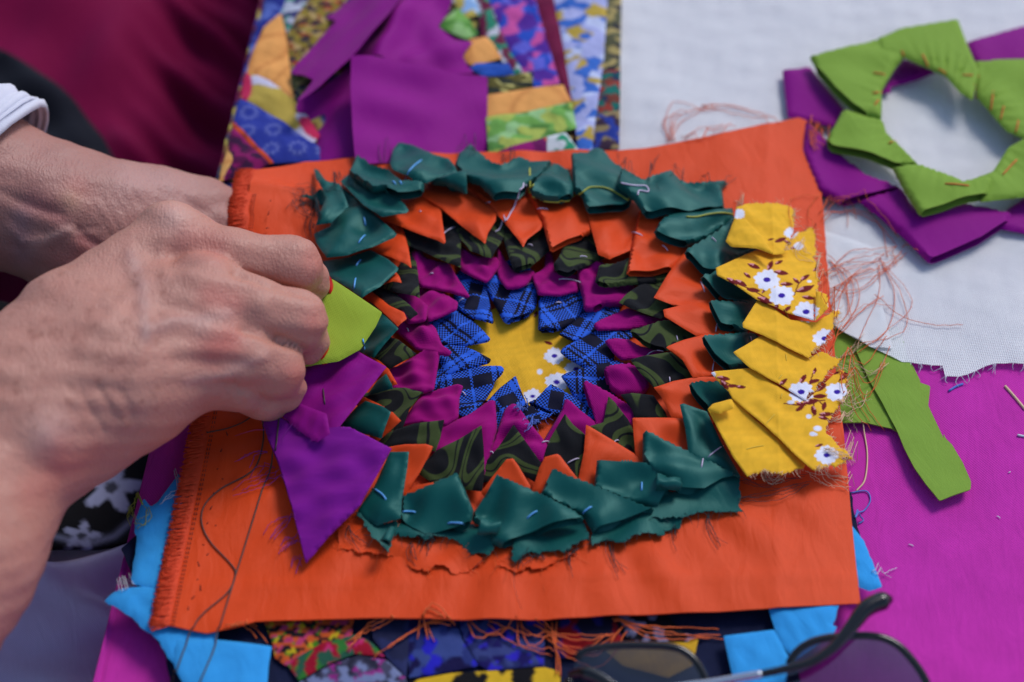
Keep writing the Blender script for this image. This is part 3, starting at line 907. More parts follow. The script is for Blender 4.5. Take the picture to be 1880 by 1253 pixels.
# ------------------------------------------------------------------ the orange panel and its rosette of folded points
panel = empty('rosette_panel', (*P1(960, 660, 0)[:2], DZ), 'orange fabric panel sewn with a rosette of folded points in many colours', 'quilt block')
RC = P1(965, 655, Z0)[:2]                 # rosette centre
tl = P1(440, 375, Z0)[:2]
lw = Waves(51, 0.055); lw2 = Waves(52, 0.018)


def pz(xy, puckers=False):
    z = Z0 + 0.0008 * lw(xy) + 0.00012 * lw2(xy)
    d2 = ((xy[:, 0] - tl[0]) / 0.024) ** 2 + ((xy[:, 1] - tl[1]) / 0.020) ** 2
    z = z + 0.010 * np.exp(-d2)
    rx = P1(1500, 640, Z0)[0]
    z = z - 0.004 * sstep(xy[:, 0], rx - 0.03, rx + 0.02)
    # the pleat beside the fingers at the far left corner
    q = P1(520, 365, Z0)
    z = z + 0.0016 * np.exp(-((xy[:, 1] - q[1]) / 0.003) ** 2 - ((xy[:, 0] - q[0]) / 0.02) ** 2)
    # puckers round the sewn rosette and two old fold marks
    dv = (xy - RC) / np.array([0.105, 0.098]); rr = np.hypot(*dv.T); an = np.arctan2(dv[:, 1], dv[:, 0])
    if puckers: z = z + 0.0005 * np.exp(-((rr - 1.05) / 0.16) ** 2) * (np.sin(an * 37) + 0.7 * np.sin(an * 23 + 2))
    for fx, fy, an_, am in ((1200, 1060, 0.02, 0.0005), (1420, 700, 1.5, 0.0005), (380, 950, 1.45, 0.0004)):
        q = P1(fx, fy, Z0)[:2]
        z = z + am * np.exp(-(np.abs((xy - q) @ np.array([-math.sin(an_), math.cos(an_)])) / 0.0016))
    # the front hem lifts and sags in long waves
    yb = P1(900, 1130, Z0)[1]
    return z + 0.0013 * np.exp(-((xy[:, 1] - yb) / 0.02) ** 2) * np.sin(xy[:, 0] * 38 + 1.0)


edge_px = [(468, 312), (560, 297), (700, 285), (860, 279), (1000, 279), (1140, 276), (1200, 270), (1300, 250), (1400, 228), (1480, 213), (1497, 260), (1510, 340),
           (1514, 420), (1522, 520), (1532, 640), (1550, 800), (1563, 950), (1580, 1108), (1400, 1118), (1200, 1128), (1000, 1138), (850, 1138), (700, 1134), (560, 1138),
           (470, 1141), (430, 1152), (380, 1163), (308, 1148), (332, 1030), (362, 885), (388, 750), (420, 580), (452, 420), (454, 380)]
cl, co, cf = cloth('backing_cloth', edge_px, lambda xy: pz(xy, True), M['orange'], panel, h=0.0022, thick=0.0006, wr=0.0, seed=501, raw=(10, 11, 12, 13), jit=0.0003, uvdir=0.03)
# fringe along the panel's side, and the line of machine stitches beside it
bn = Bundle(); gr = np.random.default_rng(8)
inner = [(308, 1148), (332, 1030), (362, 885), (388, 750), (420, 580), (452, 420), (454, 380), (468, 312)]
il = smooth_line([(x, y, 0) for x, y in inner], 900)
for i, (x, y, _) in enumerate(il):
    for rep in range(2):
        L = gr.uniform(28, 37); dy = gr.normal(5, 5)
        q = np.array([[x + 3, y, 0], [x - L * 0.5, y + dy * 0.5 + gr.normal(0, 2), 0], [x - L, y + dy, 0]])
        w0 = P(q[:, 0], q[:, 1], [Z0] * 3); z = pz(w0[:, :2]) + gr.uniform(-0.0009, 0.0006, 3); z[0] = pz(w0[:1, :2])[0] + 0.0003
        bn.add(smooth_line(P(q[:, 0], q[:, 1], z), 4), 0.00028, 4, 0.8)
bn.build('fringe', M['t_red'], panel)
bn = Bundle()
for k in (7, 11):
    l2 = smooth_line([(x + k, y, 0) for x, y in inner], 460)
    for i in range(0, 456, 4):
        q = l2[[i, i + 2]]; w0 = P(q[:, 0], q[:, 1], [Z0] * 2); z = pz(w0[:, :2]) + 0.0002
        bn.add(P(q[:, 0], q[:, 1], z), 0.00016, 4, 1.0)
bn.build('hem_stitching', plain_mat('dark red thread', S(120, 34, 24), 0.7), panel)

# old needle marks down the hem
bn = Bundle(); gm = np.random.default_rng(15)
for x, y in [(418, 800), (405, 830), (398, 862), (410, 880), (392, 905), (386, 935), (380, 962), (395, 965), (372, 1000), (380, 1020), (366, 1040), (362, 1065), (352, 1100), (345, 1120), (368, 1085), (500, 345), (496, 370), (492, 395), (488, 420), (512, 352), (486, 330)]:
    a0 = np.array([x, y]); b0 = a0 + gm.normal(0, 3, 2) + np.array([1.5, -4])
    w0 = P([a0[0], b0[0]], [a0[1], b0[1]], [Z0] * 2); z = pz(w0[:, :2], True) + 0.00012
    bn.add(P([a0[0], b0[0]], [a0[1], b0[1]], z), 0.00022, 4, 0.6)
bn.build('needle_marks', plain_mat('dark maroon thread', S(96, 22, 18), 0.8), panel)

# places where the stitches pull the cloth down: (tile, points, thread)
STITCH = [
    ('T1', [(640, 740), (655, 820)], 'b'), ('T1', [(590, 980), (655, 905)], 'b'), ('T1', [(570, 1190), (610, 1135)], 'b'), ('T1', [(1010, 430), (1060, 320), (1170, 215)], 'b'),
    ('T1', [(905, 415), (930, 440)], 'b'), ('T1', [(970, 415), (985, 440)], 'b'), ('T4', [(450, 400), (465, 300)], 'b'), ('T4', [(530, 860), (548, 960)], 'b'), ('T10', [(320, 480), (400, 535), (445, 585)], 'b'),
    ('T10', [(590, 698), (715, 700)], 'b'), ('T10', [(1010, 800), (1165, 808)], 'b'), ('T10', [(1395, 845), (1495, 820)], 'b'), ('T10', [(1740, 755), (1830, 690)], 'b'),
    ('T11', [(550, 710), (630, 650)], 'b'), ('T11', [(1090, 500), (1092, 425)], 'b'), ('T5', [(10, 520), (60, 490)], 'w'),
    ('T9', [(800, 695), (940, 590)], 'w'), ('T9', [(740, 790), (755, 705)], 'w'), ('T6', [(870, 545), (885, 460)], 'w'), ('T6', [(840, 905), (860, 785)], 'w'), ('T6', [(1190, 590), (1200, 630)], 'w'),
    ('T2', [(1600, 880), (1700, 915)], 'w'), ('T2', [(730, 665), (835, 672)], 'w'), ('T2', [(250, 625), (300, 605)], 'w'), ('T3', [(380, 750), (430, 800)], 'w'), ('T3', [(830, 680), (875, 720)], 'w'),
    ('T3', [(730, 1080), (770, 1180)], 'w'), ('T8', [(300, 945), (330, 962)], 'w'), ('T8', [(775, 860), (850, 855)], 'w'), ('T8', [(1005, 1055), (1115, 1005)], 'w'), ('T8', [(1440, 855), (1478, 842)], 'w'),
    ('T5', [(930, 310), (1040, 322), (1150, 350)], 'w'), ('T5', [(900, 530), (955, 530)], 'w'), ('T5', [(645, 365), (690, 350)], 'w'), ('T4', [(1145, 268), (1175, 258)], 'w'), ('T4', [(935, 760), (950, 790)], 'w'),
    ('T6', [(510, 580), (520, 625)], 'w'), ('T6', [(445, 960), (450, 1005)], 'w'), ('T6', [(240, 755), (310, 725), (400, 725)], 'w'), ('T7', [(1440, 395), (1475, 430)], 'w'), ('T1', [(1375, 890), (1480, 830)], 'w'),
    ('T2', [(640, 995), (690, 1005)], 'w'), ('T5', [(1120, 105), (1190, 110)], 'w'), ('T1', [(1150, 690), (1165, 695)], 'w'),
    ('T9', [(1130, 632), (1230, 605), (1330, 590)], 'y'), ('T12', [(725, 700), (820, 595)], 'y'), ('T12', [(865, 465), (880, 410)], 'y'), ('T12', [(845, 285), (880, 240)], 'y'), ('T12', [(912, 40), (920, 120)], 'y'),
    ('T6', [(1490, 320), (1545, 440)], 'y'), ('T7', [(165, 365), (182, 510)], 'k'),
]
for tl_, pts, kd in STITCH:
    q = np.mean(T(tl_, pts), 0); w0 = P1(q[0], q[1], Z0 + 0.004)
    DENTS.append((w0[0], w0[1], {'b': 0.0014, 'w': 0.0009, 'y': 0.0003, 'k': 0.0005}[kd], 0.0036))

# yellow print: flowers and leaves where the photograph shows them
FLOWERS = [(1408, 514, 27), (1435, 543, 27), (1480, 573, 27), (1514, 622, 25), (1471, 720, 27), (1537, 720, 25), (1518, 836, 25), (1018, 654, 22), (1022, 702, 25), (978, 728, 20), (1058, 678, 24),
           (1356, 393, 14), (1452, 428, 15), (1466, 452, 11), (1534, 560, 16)]
DOTS = [(1452, 739, 8, 4), (1485, 765, 6, 5), (1501, 787, 9, 6), (1492, 797, 7, 5), (1308, 688, 7, 7), (991, 683, 6, 6), (1486, 517, 5, 3), (1498, 798, 4, 3)]
LEAVES = [(1384, 489, -25, 13), (1414, 488, 70, 12), (1434, 501, -12, 14), (1372, 506, -45, 9), (1344, 517, -40, 13), (1360, 520, -32, 13), (1444, 522, 0, 12), (1478, 510, 40, 11), (1462, 516, -50, 9), (1478, 531, 22, 17),
          (1484, 547, -12, 12), (1404, 552, -28, 16), (1426, 563, 80, 9), (1445, 568, 45, 10), (1498, 494, 50, 8), (1383, 533, -10, 13), (1402, 535, 60, 6), (1438, 702, 50, 11), (1474, 696, 60, 12), (1496, 681, 82, 8), (1495, 700, 15, 11),
          (1508, 712, 45, 13), (1505, 728, 4, 13), (1469, 750, 40, 11), (1494, 754, -75, 12), (1513, 746, 80, 11), (1516, 761, 2, 13), (1512, 768, -15, 10), (1550, 690, 60, 13), (1328, 695, -12, 13), (1330, 707, -55, 13), (1360, 711, -4, 10), (1345, 709, 2, 10),
          (1507, 841, 0, 8), (1552, 842, 10, 8), (1504, 818, 20, 8), (1007, 630, -20, 9), (984, 577, 70, 8), (1430, 482, 30, 9), (1433, 441, 25, 12), (1446, 445, -30, 8), (1458, 455, 10, 8), (1415, 440, 20, 6), (1535, 685, 20, 8), (1488, 738, 14, 16), (1470, 742, -20, 10)]

STEMS = [[(1440, 741), (1470, 745), (1490, 738), (1514, 735)], [(1325, 698), (1345, 709), (1368, 711)], [(1350, 520), (1380, 532), (1402, 545), (1428, 560)], [(1470, 704), (1486, 706), (1502, 699)], [(1486, 706), (1494, 682)],
         [(1458, 542), (1466, 522), (1480, 508)], [(1466, 536), (1494, 524)], [(1494, 738), (1494, 764)], [(1505, 738), (1514, 748)], [(1540, 700), (1554, 680)], [(1476, 745), (1466, 754)]]


def yellow_print(V):
    x, y = proj(V)
    xy = V[:, :2]
    c = np.tile(np.array(S(248, 188, 48))[None], (len(V), 1))
    c *= (1 - 0.07 * sstep(Waves(77, 0.004)(xy), -1, 1))[:, None]
    BR, PK, WH, VI = np.array(S(112, 22, 26)), np.array(S(214, 140, 150)), np.array(S(236, 236, 252)), np.array(S(52, 22, 158))
    for st in STEMS:
        d_ = seg_dist(np.column_stack([x, y]), np.array(st[:-1], float), np.array(st[1:], float))
        m = np.clip(1.6 - d_, 0, 1); c = c * (1 - m[:, None]) + BR[None] * m[:, None]
    for lx, ly, an, L in LEAVES:
        a = math.radians(an); dx = x - lx; dy = -(y - ly) / 0.8
        u = dx * math.cos(a) + dy * math.sin(a); v = -dx * math.sin(a) + dy * math.cos(a)
        wd = 0.40 * L * np.clip(1 - (u / L) ** 2, 0, 1) ** 0.8 + 0.01
        m = np.clip((wd - np.abs(v)) / 1.2 + 0.5, 0, 1) * (np.abs(u) < L)
        ink = np.where(((v > 0.05 * L) & (u < -0.1 * L) & ((int(lx) % 2) == 0))[:, None], PK[None], BR[None])
        c = c * (1 - m[:, None]) + ink * m[:, None]
    for fx, fy, R_ in FLOWERS:
        dx, dy = x - fx, (y - fy) / 0.8
        r = np.hypot(dx, dy); th = np.arctan2(dy, dx)
        ed_ = R_ * (0.86 + 0.065 * np.cos(11 * th + fx) + 0.05 * np.cos(4 * th + fy))
        m = np.clip((ed_ - r) / 1.5, 0, 1)
        c = c * (1 - m[:, None]) + WH[None] * m[:, None]
        m = np.clip((R_ * 0.23 - np.hypot(dx * 0.85, dy)) / 1.2, 0, 1) * (R_ > 16)
        c = c * (1 - m[:, None]) + VI[None] * m[:, None]
    for dx_, dy_, ra, rb in DOTS:
        m = np.clip((1 - np.hypot((x - dx_) / ra, (y - dy_) / rb)) * 3, 0, 1)
        c = c * (1 - m[:, None]) + WH[None] * m[:, None]
    return c


# centre patch of yellow print
th = np.linspace(0, 2 * math.pi, 28, endpoint=False)
cen = [(965 + 125 * math.cos(a), 655 + 100 * math.sin(a)) for a in th]
cloth('centre_patch', cen, lambda xy: pz(xy) + 0.0009, M['print'], panel, h=0.0005, thick=0.0003, wr=0.0003, wl=0.012, paint=yellow_print, seed=510)
LAST[0]['label'] = 'yellow flowered cotton centre of the rosette'

POINTS = [
    # blue plaid
    ('plaid', 'T5', [(335, 730), (285, 470), (270, 330), (120, 220), (0, 330), (-10, 560), (120, 670)], ()),
    ('plaid', 'T5', [(430, 720), (320, 520), (280, 380), (320, 280), (500, 200), (690, 300), (735, 460), (725, 560), (690, 615), (510, 700)], (8, 9)),
    ('plaid', 'T5', [(738, 792), (745, 600), (755, 470), (940, 400), (1140, 450), (1150, 600), (1060, 730), (930, 785)], (7,)),
    ('plaid', 'T5', [(925, 825), (1020, 740), (1140, 640), (1260, 590), (1430, 600), (1420, 680), (1280, 790), (1150, 870), (1060, 890)], ()),
    ('plaid', 'T5', [(938, 985), (965, 945), (1150, 850), (1330, 770), (1560, 670), (1590, 700), (1550, 860), (1420, 960), (1400, 1080), (1170, 1140), (1000, 1040)], ()),
    ('plaid', 'T8', [(945, 255), (1000, 225), (1200, 170), (1400, 130), (1500, 200), (1400, 400), (1240, 610), (1150, 600), (1080, 480), (1000, 330)], ()),
    ('plaid', 'T8', [(855, 328), (1000, 410), (1150, 520), (1240, 610), (1100, 690), (880, 600), (640, 500), (720, 470), (780, 400)], (5,)),
    ('plaid', 'T8', [(535, 248), (560, 330), (630, 500), (560, 640), (400, 720), (350, 700), (340, 560), (270, 500), (380, 370)], ()),
    ('plaid', 'T7', [(1830, 190), (1800, 160), (1660, 165), (1480, 180), (1350, 230), (1250, 330), (1290, 420), (1420, 480), (1410, 540), (1530, 590), (1640, 480), (1720, 380), (1740, 310), (1810, 240)], ()),
    ('plaid', 'T7', [(1712, 100), (1690, 140), (1480, 200), (1330, 240), (1250, 330), (1190, 370), (1180, 240), (1200, 120), (1290, 10), (1380, -50), (1560, 20)], ()),
    ('plaid', 'T4', [(1705, 865), (1680, 895), (1450, 935), (1290, 910), (1150, 720), (1280, 650), (1400, 600), (1520, 680), (1640, 790)], ()),
    # magenta
    ('magenta', 'T4', [(1517, 475), (1490, 490), (1330, 440), (1060, 390), (1020, 250), (990, 60), (1080, 60), (1130, 150), (1330, 190), (1400, 300)], ()),
    ('magenta', 'T4', [(1408, 525), (1395, 600), (1240, 670), (1130, 710), (1040, 560), (1040, 430), (1130, 400), (1330, 480)], ()),
    ('magenta', 'T4', [(1140, 570), (1110, 700), (940, 730), (850, 560), (880, 450), (1000, 450)], ()),
    ('magenta', 'T4', [(1352, 985), (1320, 1025), (1200, 1010), (1040, 960), (880, 800), (860, 760), (960, 700), (1080, 680), (1200, 760), (1260, 920)], ()),
    ('magenta', 'T7', [(1243, 35), (1185, 385), (1090, 410), (860, 340), (810, 210), (900, 170), (1110, 5)], ()),
    ('magenta', 'T7', [(1455, 345), (1420, 450), (1410, 640), (1300, 700), (1100, 660), (920, 690), (1010, 560), (1090, 420), (1400, 325)], ()),
    ('magenta', 'T7', [(1748, 480), (1700, 475), (1500, 610), (1280, 720), (1220, 940), (1400, 1100), (1620, 1110), (1765, 740)], ()),
    ('magenta', 'T8', [(545, 515), (500, 505), (430, 560), (340, 850), (280, 960), (220, 1110), (500, 1120), (760, 1010), (820, 890), (640, 650)], ()),
    ('magenta', 'T8', [(985, 465), (1035, 480), (1130, 570), (1260, 690), (1250, 800), (1000, 900), (820, 880), (790, 840), (960, 560)], ()),
    ('magenta', 'T8', [(1148, 310), (1200, 315), (1390, 420), (1590, 560), (1600, 660), (1400, 750), (1270, 720), (1200, 480)], (6, 7)),
    ('magenta', 'T8', [(1340, 190), (1420, 165), (1560, 155), (1660, 230), (1690, 330), (1640, 400), (1470, 430), (1400, 380)], (7,)),
    ('magenta', 'T5', [(1345, 885), (1400, 862), (1560, 870), (1640, 930), (1830, 980), (1820, 1030), (1500, 1060), (1430, 1000)], ()),
    ('magenta', 'T5', [(1240, 740), (1300, 690), (1540, 600), (1860, 690), (1700, 760), (1560, 780), (1280, 790)], ()),
    ('magenta', 'T5', [(1160, 595), (1150, 500), (1110, 360), (1100, 260), (1280, 200), (1450, 380), (1560, 400), (1490, 560), (1350, 560), (1230, 600)], (8,)),
    ('magenta', 'T5', [(735, 465), (720, 400), (680, 290), (800, 240), (820, 120), (870, 130), (900, 280), (1100, 300), (1110, 440), (1060, 440), (950, 470)], ()),
    ('magenta', 'T5', [(450, 412), (380, 320), (360, 230), (400, 60), (460, 180), (540, 270), (680, 235), (720, 265), (640, 370), (560, 405)], ()),
    ('magenta', 'T5', [(265, 352), (140, 300), (30, 240), (30, 20), (160, 120), (370, 130), (400, 190), (310, 310)], ()),
    # olive swirl
    ('camo', 'T1', [(1530, 1210), (1420, 1170), (1240, 1090), (1060, 1000), (1020, 880), (1360, 760), (1500, 830), (1530, 930)], ()),
    ('camo', 'T2', [(315, 1120), (250, 1110), (120, 1060), (20, 920), (60, 830), (400, 800), (440, 900), (400, 980)], ()),
    ('camo', 'T2', [(510, 1235), (470, 1120), (430, 900), (560, 860), (800, 900), (840, 1060), (700, 1180)], (6,)),
    ('camo', 'T5', [(895, 240), (880, 180), (930, 110), (1000, -20), (1200, -60), (1330, 130), (1100, 230), (1000, 275)], (6, 7)),
    ('camo', 'T5', [(1262, 345), (1300, 190), (1420, 180), (1560, 150), (1880, 180), (1880, 340), (1700, 360), (1400, 385)], (7,)),
    ('camo', 'T5', [(1478, 530), (1550, 450), (1690, 370), (1850, 340), (1960, 560), (1850, 680), (1600, 590)], ()),
    ('camo', 'T6', [(80, 545), (130, 520), (380, 455), (560, 450), (700, 560), (620, 660), (420, 720), (200, 640)], (6, 7)),
    ('camo', 'T6', [(85, 805), (200, 770), (430, 740), (560, 850), (650, 960), (480, 1010), (300, 1060), (180, 930)], ()),
    ('camo', 'T8', [(1495, 425), (1600, 410), (1780, 430), (1850, 560), (1880, 640), (1620, 640), (1600, 560)], ()),
    ('camo', 'T8', [(1385, 440), (1440, 490), (1560, 650), (1620, 820), (1630, 950), (1450, 900), (1200, 720), (1340, 680)], ()),
    ('camo', 'T8', [(985, 600), (1060, 700), (1180, 800), (1150, 1000), (1100, 1200), (900, 1180), (790, 980), (850, 830)], ()),
    ('camo', 'T8', [(515, 700), (600, 820), (760, 1050), (740, 1220), (560, 1100), (300, 1180), (220, 1120), (380, 900)], ()),
    ('camo', 'T7', [(1620, 705), (1640, 900), (1640, 1110), (1600, 1250), (1400, 1230), (1230, 1200), (1100, 1100), (1230, 930), (1420, 830)], ()),
    ('camo', 'T7', [(1280, 655), (1240, 830), (1200, 930), (1000, 880), (800, 900), (740, 820), (860, 740), (1000, 690)], ()),
    ('camo', 'T7', [(1090, 405), (1060, 430), (960, 560), (920, 690), (860, 740), (720, 560), (600, 430), (800, 365), (920, 360)], ()),
    ('camo', 'T4', [(1025, 1000), (900, 1070), (800, 1130), (640, 1010), (770, 850), (860, 870)], ()),
    ('camo', 'T4', [(1040, 635), (960, 690), (900, 600), (760, 560), (640, 420), (720, 390), (860, 470), (960, 550)], ()),
    ('camo', 'T4', [(1055, 490), (960, 460), (840, 440), (700, 380), (860, 270), (940, 150), (1000, 60), (1040, 280)], ()),
    # orange
    ('orange', 'T1', [(1078, 1212), (900, 1120), (700, 1030), (800, 900), (960, 820), (1010, 880), (1050, 1030)], ()),
    ('orange', 'T1', [(1392, 975), (1375, 990), (1200, 920), (1000, 840), (820, 760), (900, 640), (1050, 570), (1250, 590), (1340, 650), (1360, 780)], ()),
    ('orange', 'T1', [(1755, 990), (1640, 910), (1370, 680), (1200, 560), (1160, 520), (1230, 450), (1400, 500), (1600, 540), (1860, 700), (1850, 780), (1780, 890)], ()),
    ('orange', 'T2', [(605, 1022), (450, 820), (300, 640), (110, 460), (170, 430), (320, 550), (500, 540), (690, 590), (790, 820), (760, 860), (640, 950)], ()),
    ('orange', 'T2', [(850, 1058), (820, 960), (780, 780), (680, 570), (800, 520), (1080, 540), (1190, 700), (1230, 890), (1160, 920), (1000, 970)], (8, 9)),
    ('orange', 'T2', [(1395, 1135), (1290, 1090), (1240, 900), (1190, 700), (1300, 600), (1560, 620), (1660, 690), (1640, 830), (1590, 1050)], ()),
    ('orange', 'T3', [(50, 1020), (90, 800), (150, 560), (190, 440), (420, 440), (640, 640), (560, 840), (480, 980), (250, 995)], (7, 8)),
    ('orange', 'T3', [(300, 1235), (430, 1020), (600, 790), (760, 640), (760, 540), (900, 850), (1000, 1150), (900, 1250), (560, 1330)], ()),
    ('orange', 'T6', [(388, 345), (560, 300), (800, 270), (1020, 255), (1000, 420), (1050, 520), (850, 580), (690, 585), (580, 520), (400, 410)], ()),
    ('orange', 'T6', [(415, 692), (440, 675), (580, 620), (830, 565), (1050, 490), (1060, 600), (1000, 800), (960, 890), (660, 970), (560, 800)], ()),
    ('orange', 'T6', [(300, 1060), (480, 1000), (700, 965), (880, 990), (900, 1200), (760, 1380), (560, 1350), (460, 1330), (380, 1160)], ()),
    ('orange', 'T9', [(105, 338), (330, 335), (560, 345), (660, 640), (560, 800), (190, 760), (130, 660)], ()),
    ('orange', 'T8', [(1180, 700), (1210, 715), (1420, 840), (1690, 1030), (1680, 1130), (1400, 1300), (1110, 1320), (1160, 950)], ()),
    ('orange', 'T8', [(800, 1000), (915, 970), (945, 990), (1100, 1200), (1090, 1350), (900, 1350), (700, 1290), (750, 1100)], ()),
    ('orange', 'T8', [(450, 1020), (510, 1012), (560, 1080), (660, 1250), (600, 1400), (350, 1400), (250, 1290), (310, 1190)], ()),
    ('orange', 'T7', [(1175, 900), (1165, 930), (1060, 1130), (950, 1270), (860, 1350), (780, 1000), (760, 905), (920, 880), (1110, 878)], ()),
    ('orange', 'T10', [(880, 430), (760, 450), (620, 520), (640, 640), (900, 560)], ()),
    ('orange', 'T7', [(882, 665), (680, 840), (640, 760), (760, 590), (800, 580)], ()),
    ('orange', 'T7', [(730, 535), (560, 440), (500, 480), (640, 600)], ()),
    ('orange', 'T7', [(850, 330), (800, 345), (700, 240), (600, 100), (640, 75), (700, 120), (770, 190)], ()),
    ('orange', 'T4', [(935, 680), (850, 750), (740, 640), (600, 500), (590, 460), (640, 450), (780, 560), (910, 620)], ()),
    ('orange', 'T4', [(890, 345), (700, 385), (620, 380), (700, 280), (835, 250)], ()),
    # teal
    ('teal', 'T4', [(860, 215), (850, 240), (690, 385), (520, 490), (400, 400), (200, 280), (160, 150), (400, 110), (600, 45), (760, 130)], ()),
    ('teal', 'T1', [(1055, 685), (1030, 710), (800, 745), (640, 640), (420, 420), (510, 340), (640, 460), (820, 495), (960, 570)], ()),
    ('teal', 'T1', [(945, 905), (920, 935), (720, 1020), (480, 1100), (300, 1120), (200, 980), (180, 900), (330, 830), (400, 520), (440, 470), (600, 600), (780, 750)], ()),
    ('teal', 'T4', [(860, 770), (740, 900), (630, 1040), (520, 990), (440, 950), (560, 700), (600, 480), (700, 620)], ()),
    ('teal', 'T7', [(800, 335), (800, 370), (680, 405), (560, 440), (660, 300), (745, 230)], ()),
    ('teal', 'T7', [(790, 585), (700, 830), (560, 790), (320, 710), (470, 540), (555, 480), (720, 535)], ()),
    ('teal', 'T10', [(655, 148), (640, 300), (590, 600), (580, 760), (360, 830), (250, 770), (180, 690), (330, 480), (480, 150)], ()),
    ('teal', 'T10', [(1100, 350), (1170, 500), (1250, 690), (1230, 800), (1100, 850), (800, 925), (690, 880), (570, 760), (590, 560), (820, 480)], (3, 4, 5, 6)),
    ('teal', 'T10', [(1460, 358), (1640, 450), (1880, 550), (2200, 720), (2260, 770), (2060, 840), (1880, 870), (1700, 930), (1500, 1030), (1400, 1000), (1380, 850), (1230, 780), (1250, 700), (1340, 580)], (4, 5, 6, 7)),
    ('teal', 'T11', [(268, 308), (500, 410), (670, 470), (960, 590), (1210, 685), (1000, 750), (760, 860), (640, 900), (560, 760), (300, 640), (160, 540)], (4, 5, 6)),
    ('teal', 'T11', [(680, 228), (860, 240), (1040, 245), (1290, 315), (1350, 400), (1330, 520), (1230, 680), (1000, 640), (650, 500)], (3, 4, 5)),
    ('teal', 'T9', [(200, 485), (230, 460), (430, 570), (760, 720), (1090, 885), (920, 920), (760, 1020), (500, 1000), (300, 860), (200, 740)], (4, 5, 6)),
    ('teal', 'T9', [(540, 215), (575, 205), (790, 280), (920, 560), (1100, 880), (1000, 880), (620, 680), (590, 440)], ()),
    ('teal', 'T6', [(622, 1035), (700, 1015), (890, 1010), (1030, 1150), (1000, 1230), (820, 1280), (700, 1150)], (5, 6)),
    ('teal', 'T6', [(740, 600), (900, 585), (1130, 570), (1280, 590), (1190, 680), (1190, 880), (1010, 900), (860, 770)], (6, 7)),
    ('teal', 'T6', [(803, 275), (1000, 285), (1240, 300), (1200, 400), (1180, 500), (1150, 600), (1050, 520), (920, 460)], (6, 7)),
    ('teal', 'T3', [(728, 1055), (800, 1030), (880, 1000), (1100, 1080), (1270, 1250), (1200, 1320), (1050, 1290), (850, 1150)], (6, 7)),
    ('teal', 'T3', [(578, 830), (700, 740), (900, 620), (1040, 480), (1060, 700), (1270, 800), (1000, 920), (900, 1010), (760, 950)], (7, 8)),
    ('teal', 'T3', [(300, 640), (330, 590), (400, 510), (480, 480), (700, 470), (1030, 430), (1040, 540), (800, 700), (620, 745), (470, 690)], (8, 9)),
    ('teal', 'T3', [(200, 465), (120, 350), (-40, 200), (0, 70), (200, 160), (460, 85), (580, 190), (780, 190), (990, 185), (930, 240), (950, 420), (820, 430), (620, 470)], (10, 11, 12)),
    ('teal', 'T2', [(1180, 685), (1140, 560), (1060, 500), (1040, 175), (1160, 180), (1270, 130), (1350, 160), (1440, 270), (1560, 340), (1690, 410), (1620, 500), (1600, 600), (1500, 660)], (11, 12)),
    ('teal', 'T2', [(920, 600), (800, 590), (680, 540), (660, 480), (700, 440), (840, 300), (880, 265), (1030, 340), (1070, 490), (1060, 560)], (9,)),
    ('teal', 'T2', [(320, 570), (180, 440), (60, 400), (-30, 280), (0, 190), (120, 90), (280, 240), (400, 290), (560, 210), (680, 260), (870, 250), (780, 380), (640, 470), (560, 560)], (12, 13)),
    ('teal', 'T1', [(1590, 500), (1560, 520), (1450, 470), (1280, 450), (1240, 420), (1400, 360), (1560, 340)], (6, 0)),
    ('teal', 'T1', [(1200, 440), (1190, 520), (960, 545), (830, 490), (720, 510), (500, 350), (575, 185), (730, 290), (880, 320), (1000, 430)], (1, 2)),
    ('teal', 'T1', [(1100, 410), (900, 310), (880, 260), (910, 120), (960, 60), (1080, 80), (1300, 180), (1420, 210), (1500, 330), (1290, 400), (1210, 440)], ()),
    ('teal', 'T1', [(500, 650), (340, 800), (200, 820), (300, 560), (200, 400), (180, 300), (220, 310), (300, 420), (420, 440)], ()),
    # yellow print
    ('yellow', 'T12', [(195, 560), (240, 510), (420, 460), (480, 500), (640, 660), (720, 720), (1100, 1050), (1080, 1100), (900, 1150), (720, 1130), (560, 1180), (430, 1000), (280, 720)], (), (7, 8, 9)),
    ('yellow', 'T12', [(225, 225), (260, 210), (580, 180), (620, 190), (850, 350), (1100, 480), (1260, 330), (1400, 190), (1490, 230), (1470, 420), (1400, 520), (1330, 640), (1280, 780), (1530, 1000), (1440, 1060), (1160, 1120), (1000, 980), (720, 710), (420, 460), (390, 400), (280, 290)], (), (7, 8, 9, 10, 11, 12, 13, 14)),
    ('yellow', 'T6', [(1030, 735), (1160, 660), (1280, 585), (1340, 590), (1500, 690), (1720, 790), (1830, 730), (2030, 800), (1880, 950), (1690, 1180), (1500, 1060), (1180, 880), (1050, 760)], (), (6, 7, 8)),
    ('yellow', 'T6', [(1115, 470), (1250, 258), (1290, 260), (1420, 340), (1560, 440), (1790, 460), (1880, 400), (2000, 320), (2010, 350), (1880, 640), (1720, 790), (1430, 640), (1300, 580), (1120, 510)], (), (6, 7, 8, 9)),
    ('yellow', 'T13', [(270, 760), (640, 600), (840, 640), (900, 580), (1000, 440), (1160, 390), (1190, 500), (1180, 690), (1210, 740), (1180, 1250), (940, 1180), (640, 1050), (280, 830)], (), (4, 5, 6, 7, 8)),
    ('yellow', 'T3', [(960, 720), (1040, 510), (1060, 400), (1160, 370), (1380, 370), (1530, 390), (1600, 440), (1580, 640), (1510, 830), (1430, 840), (1400, 840), (1250, 780), (1010, 765)], (), (2, 3, 4, 5, 6, 7)),
    # violet and purple
    ('violet', None, [(719, 824), (640, 784), (560, 790), (478, 745), (490, 800), (515, 860), (537, 935), (562, 1035), (600, 990), (661, 929)], (4, 5, 6), (3, 4, 5, 6)),
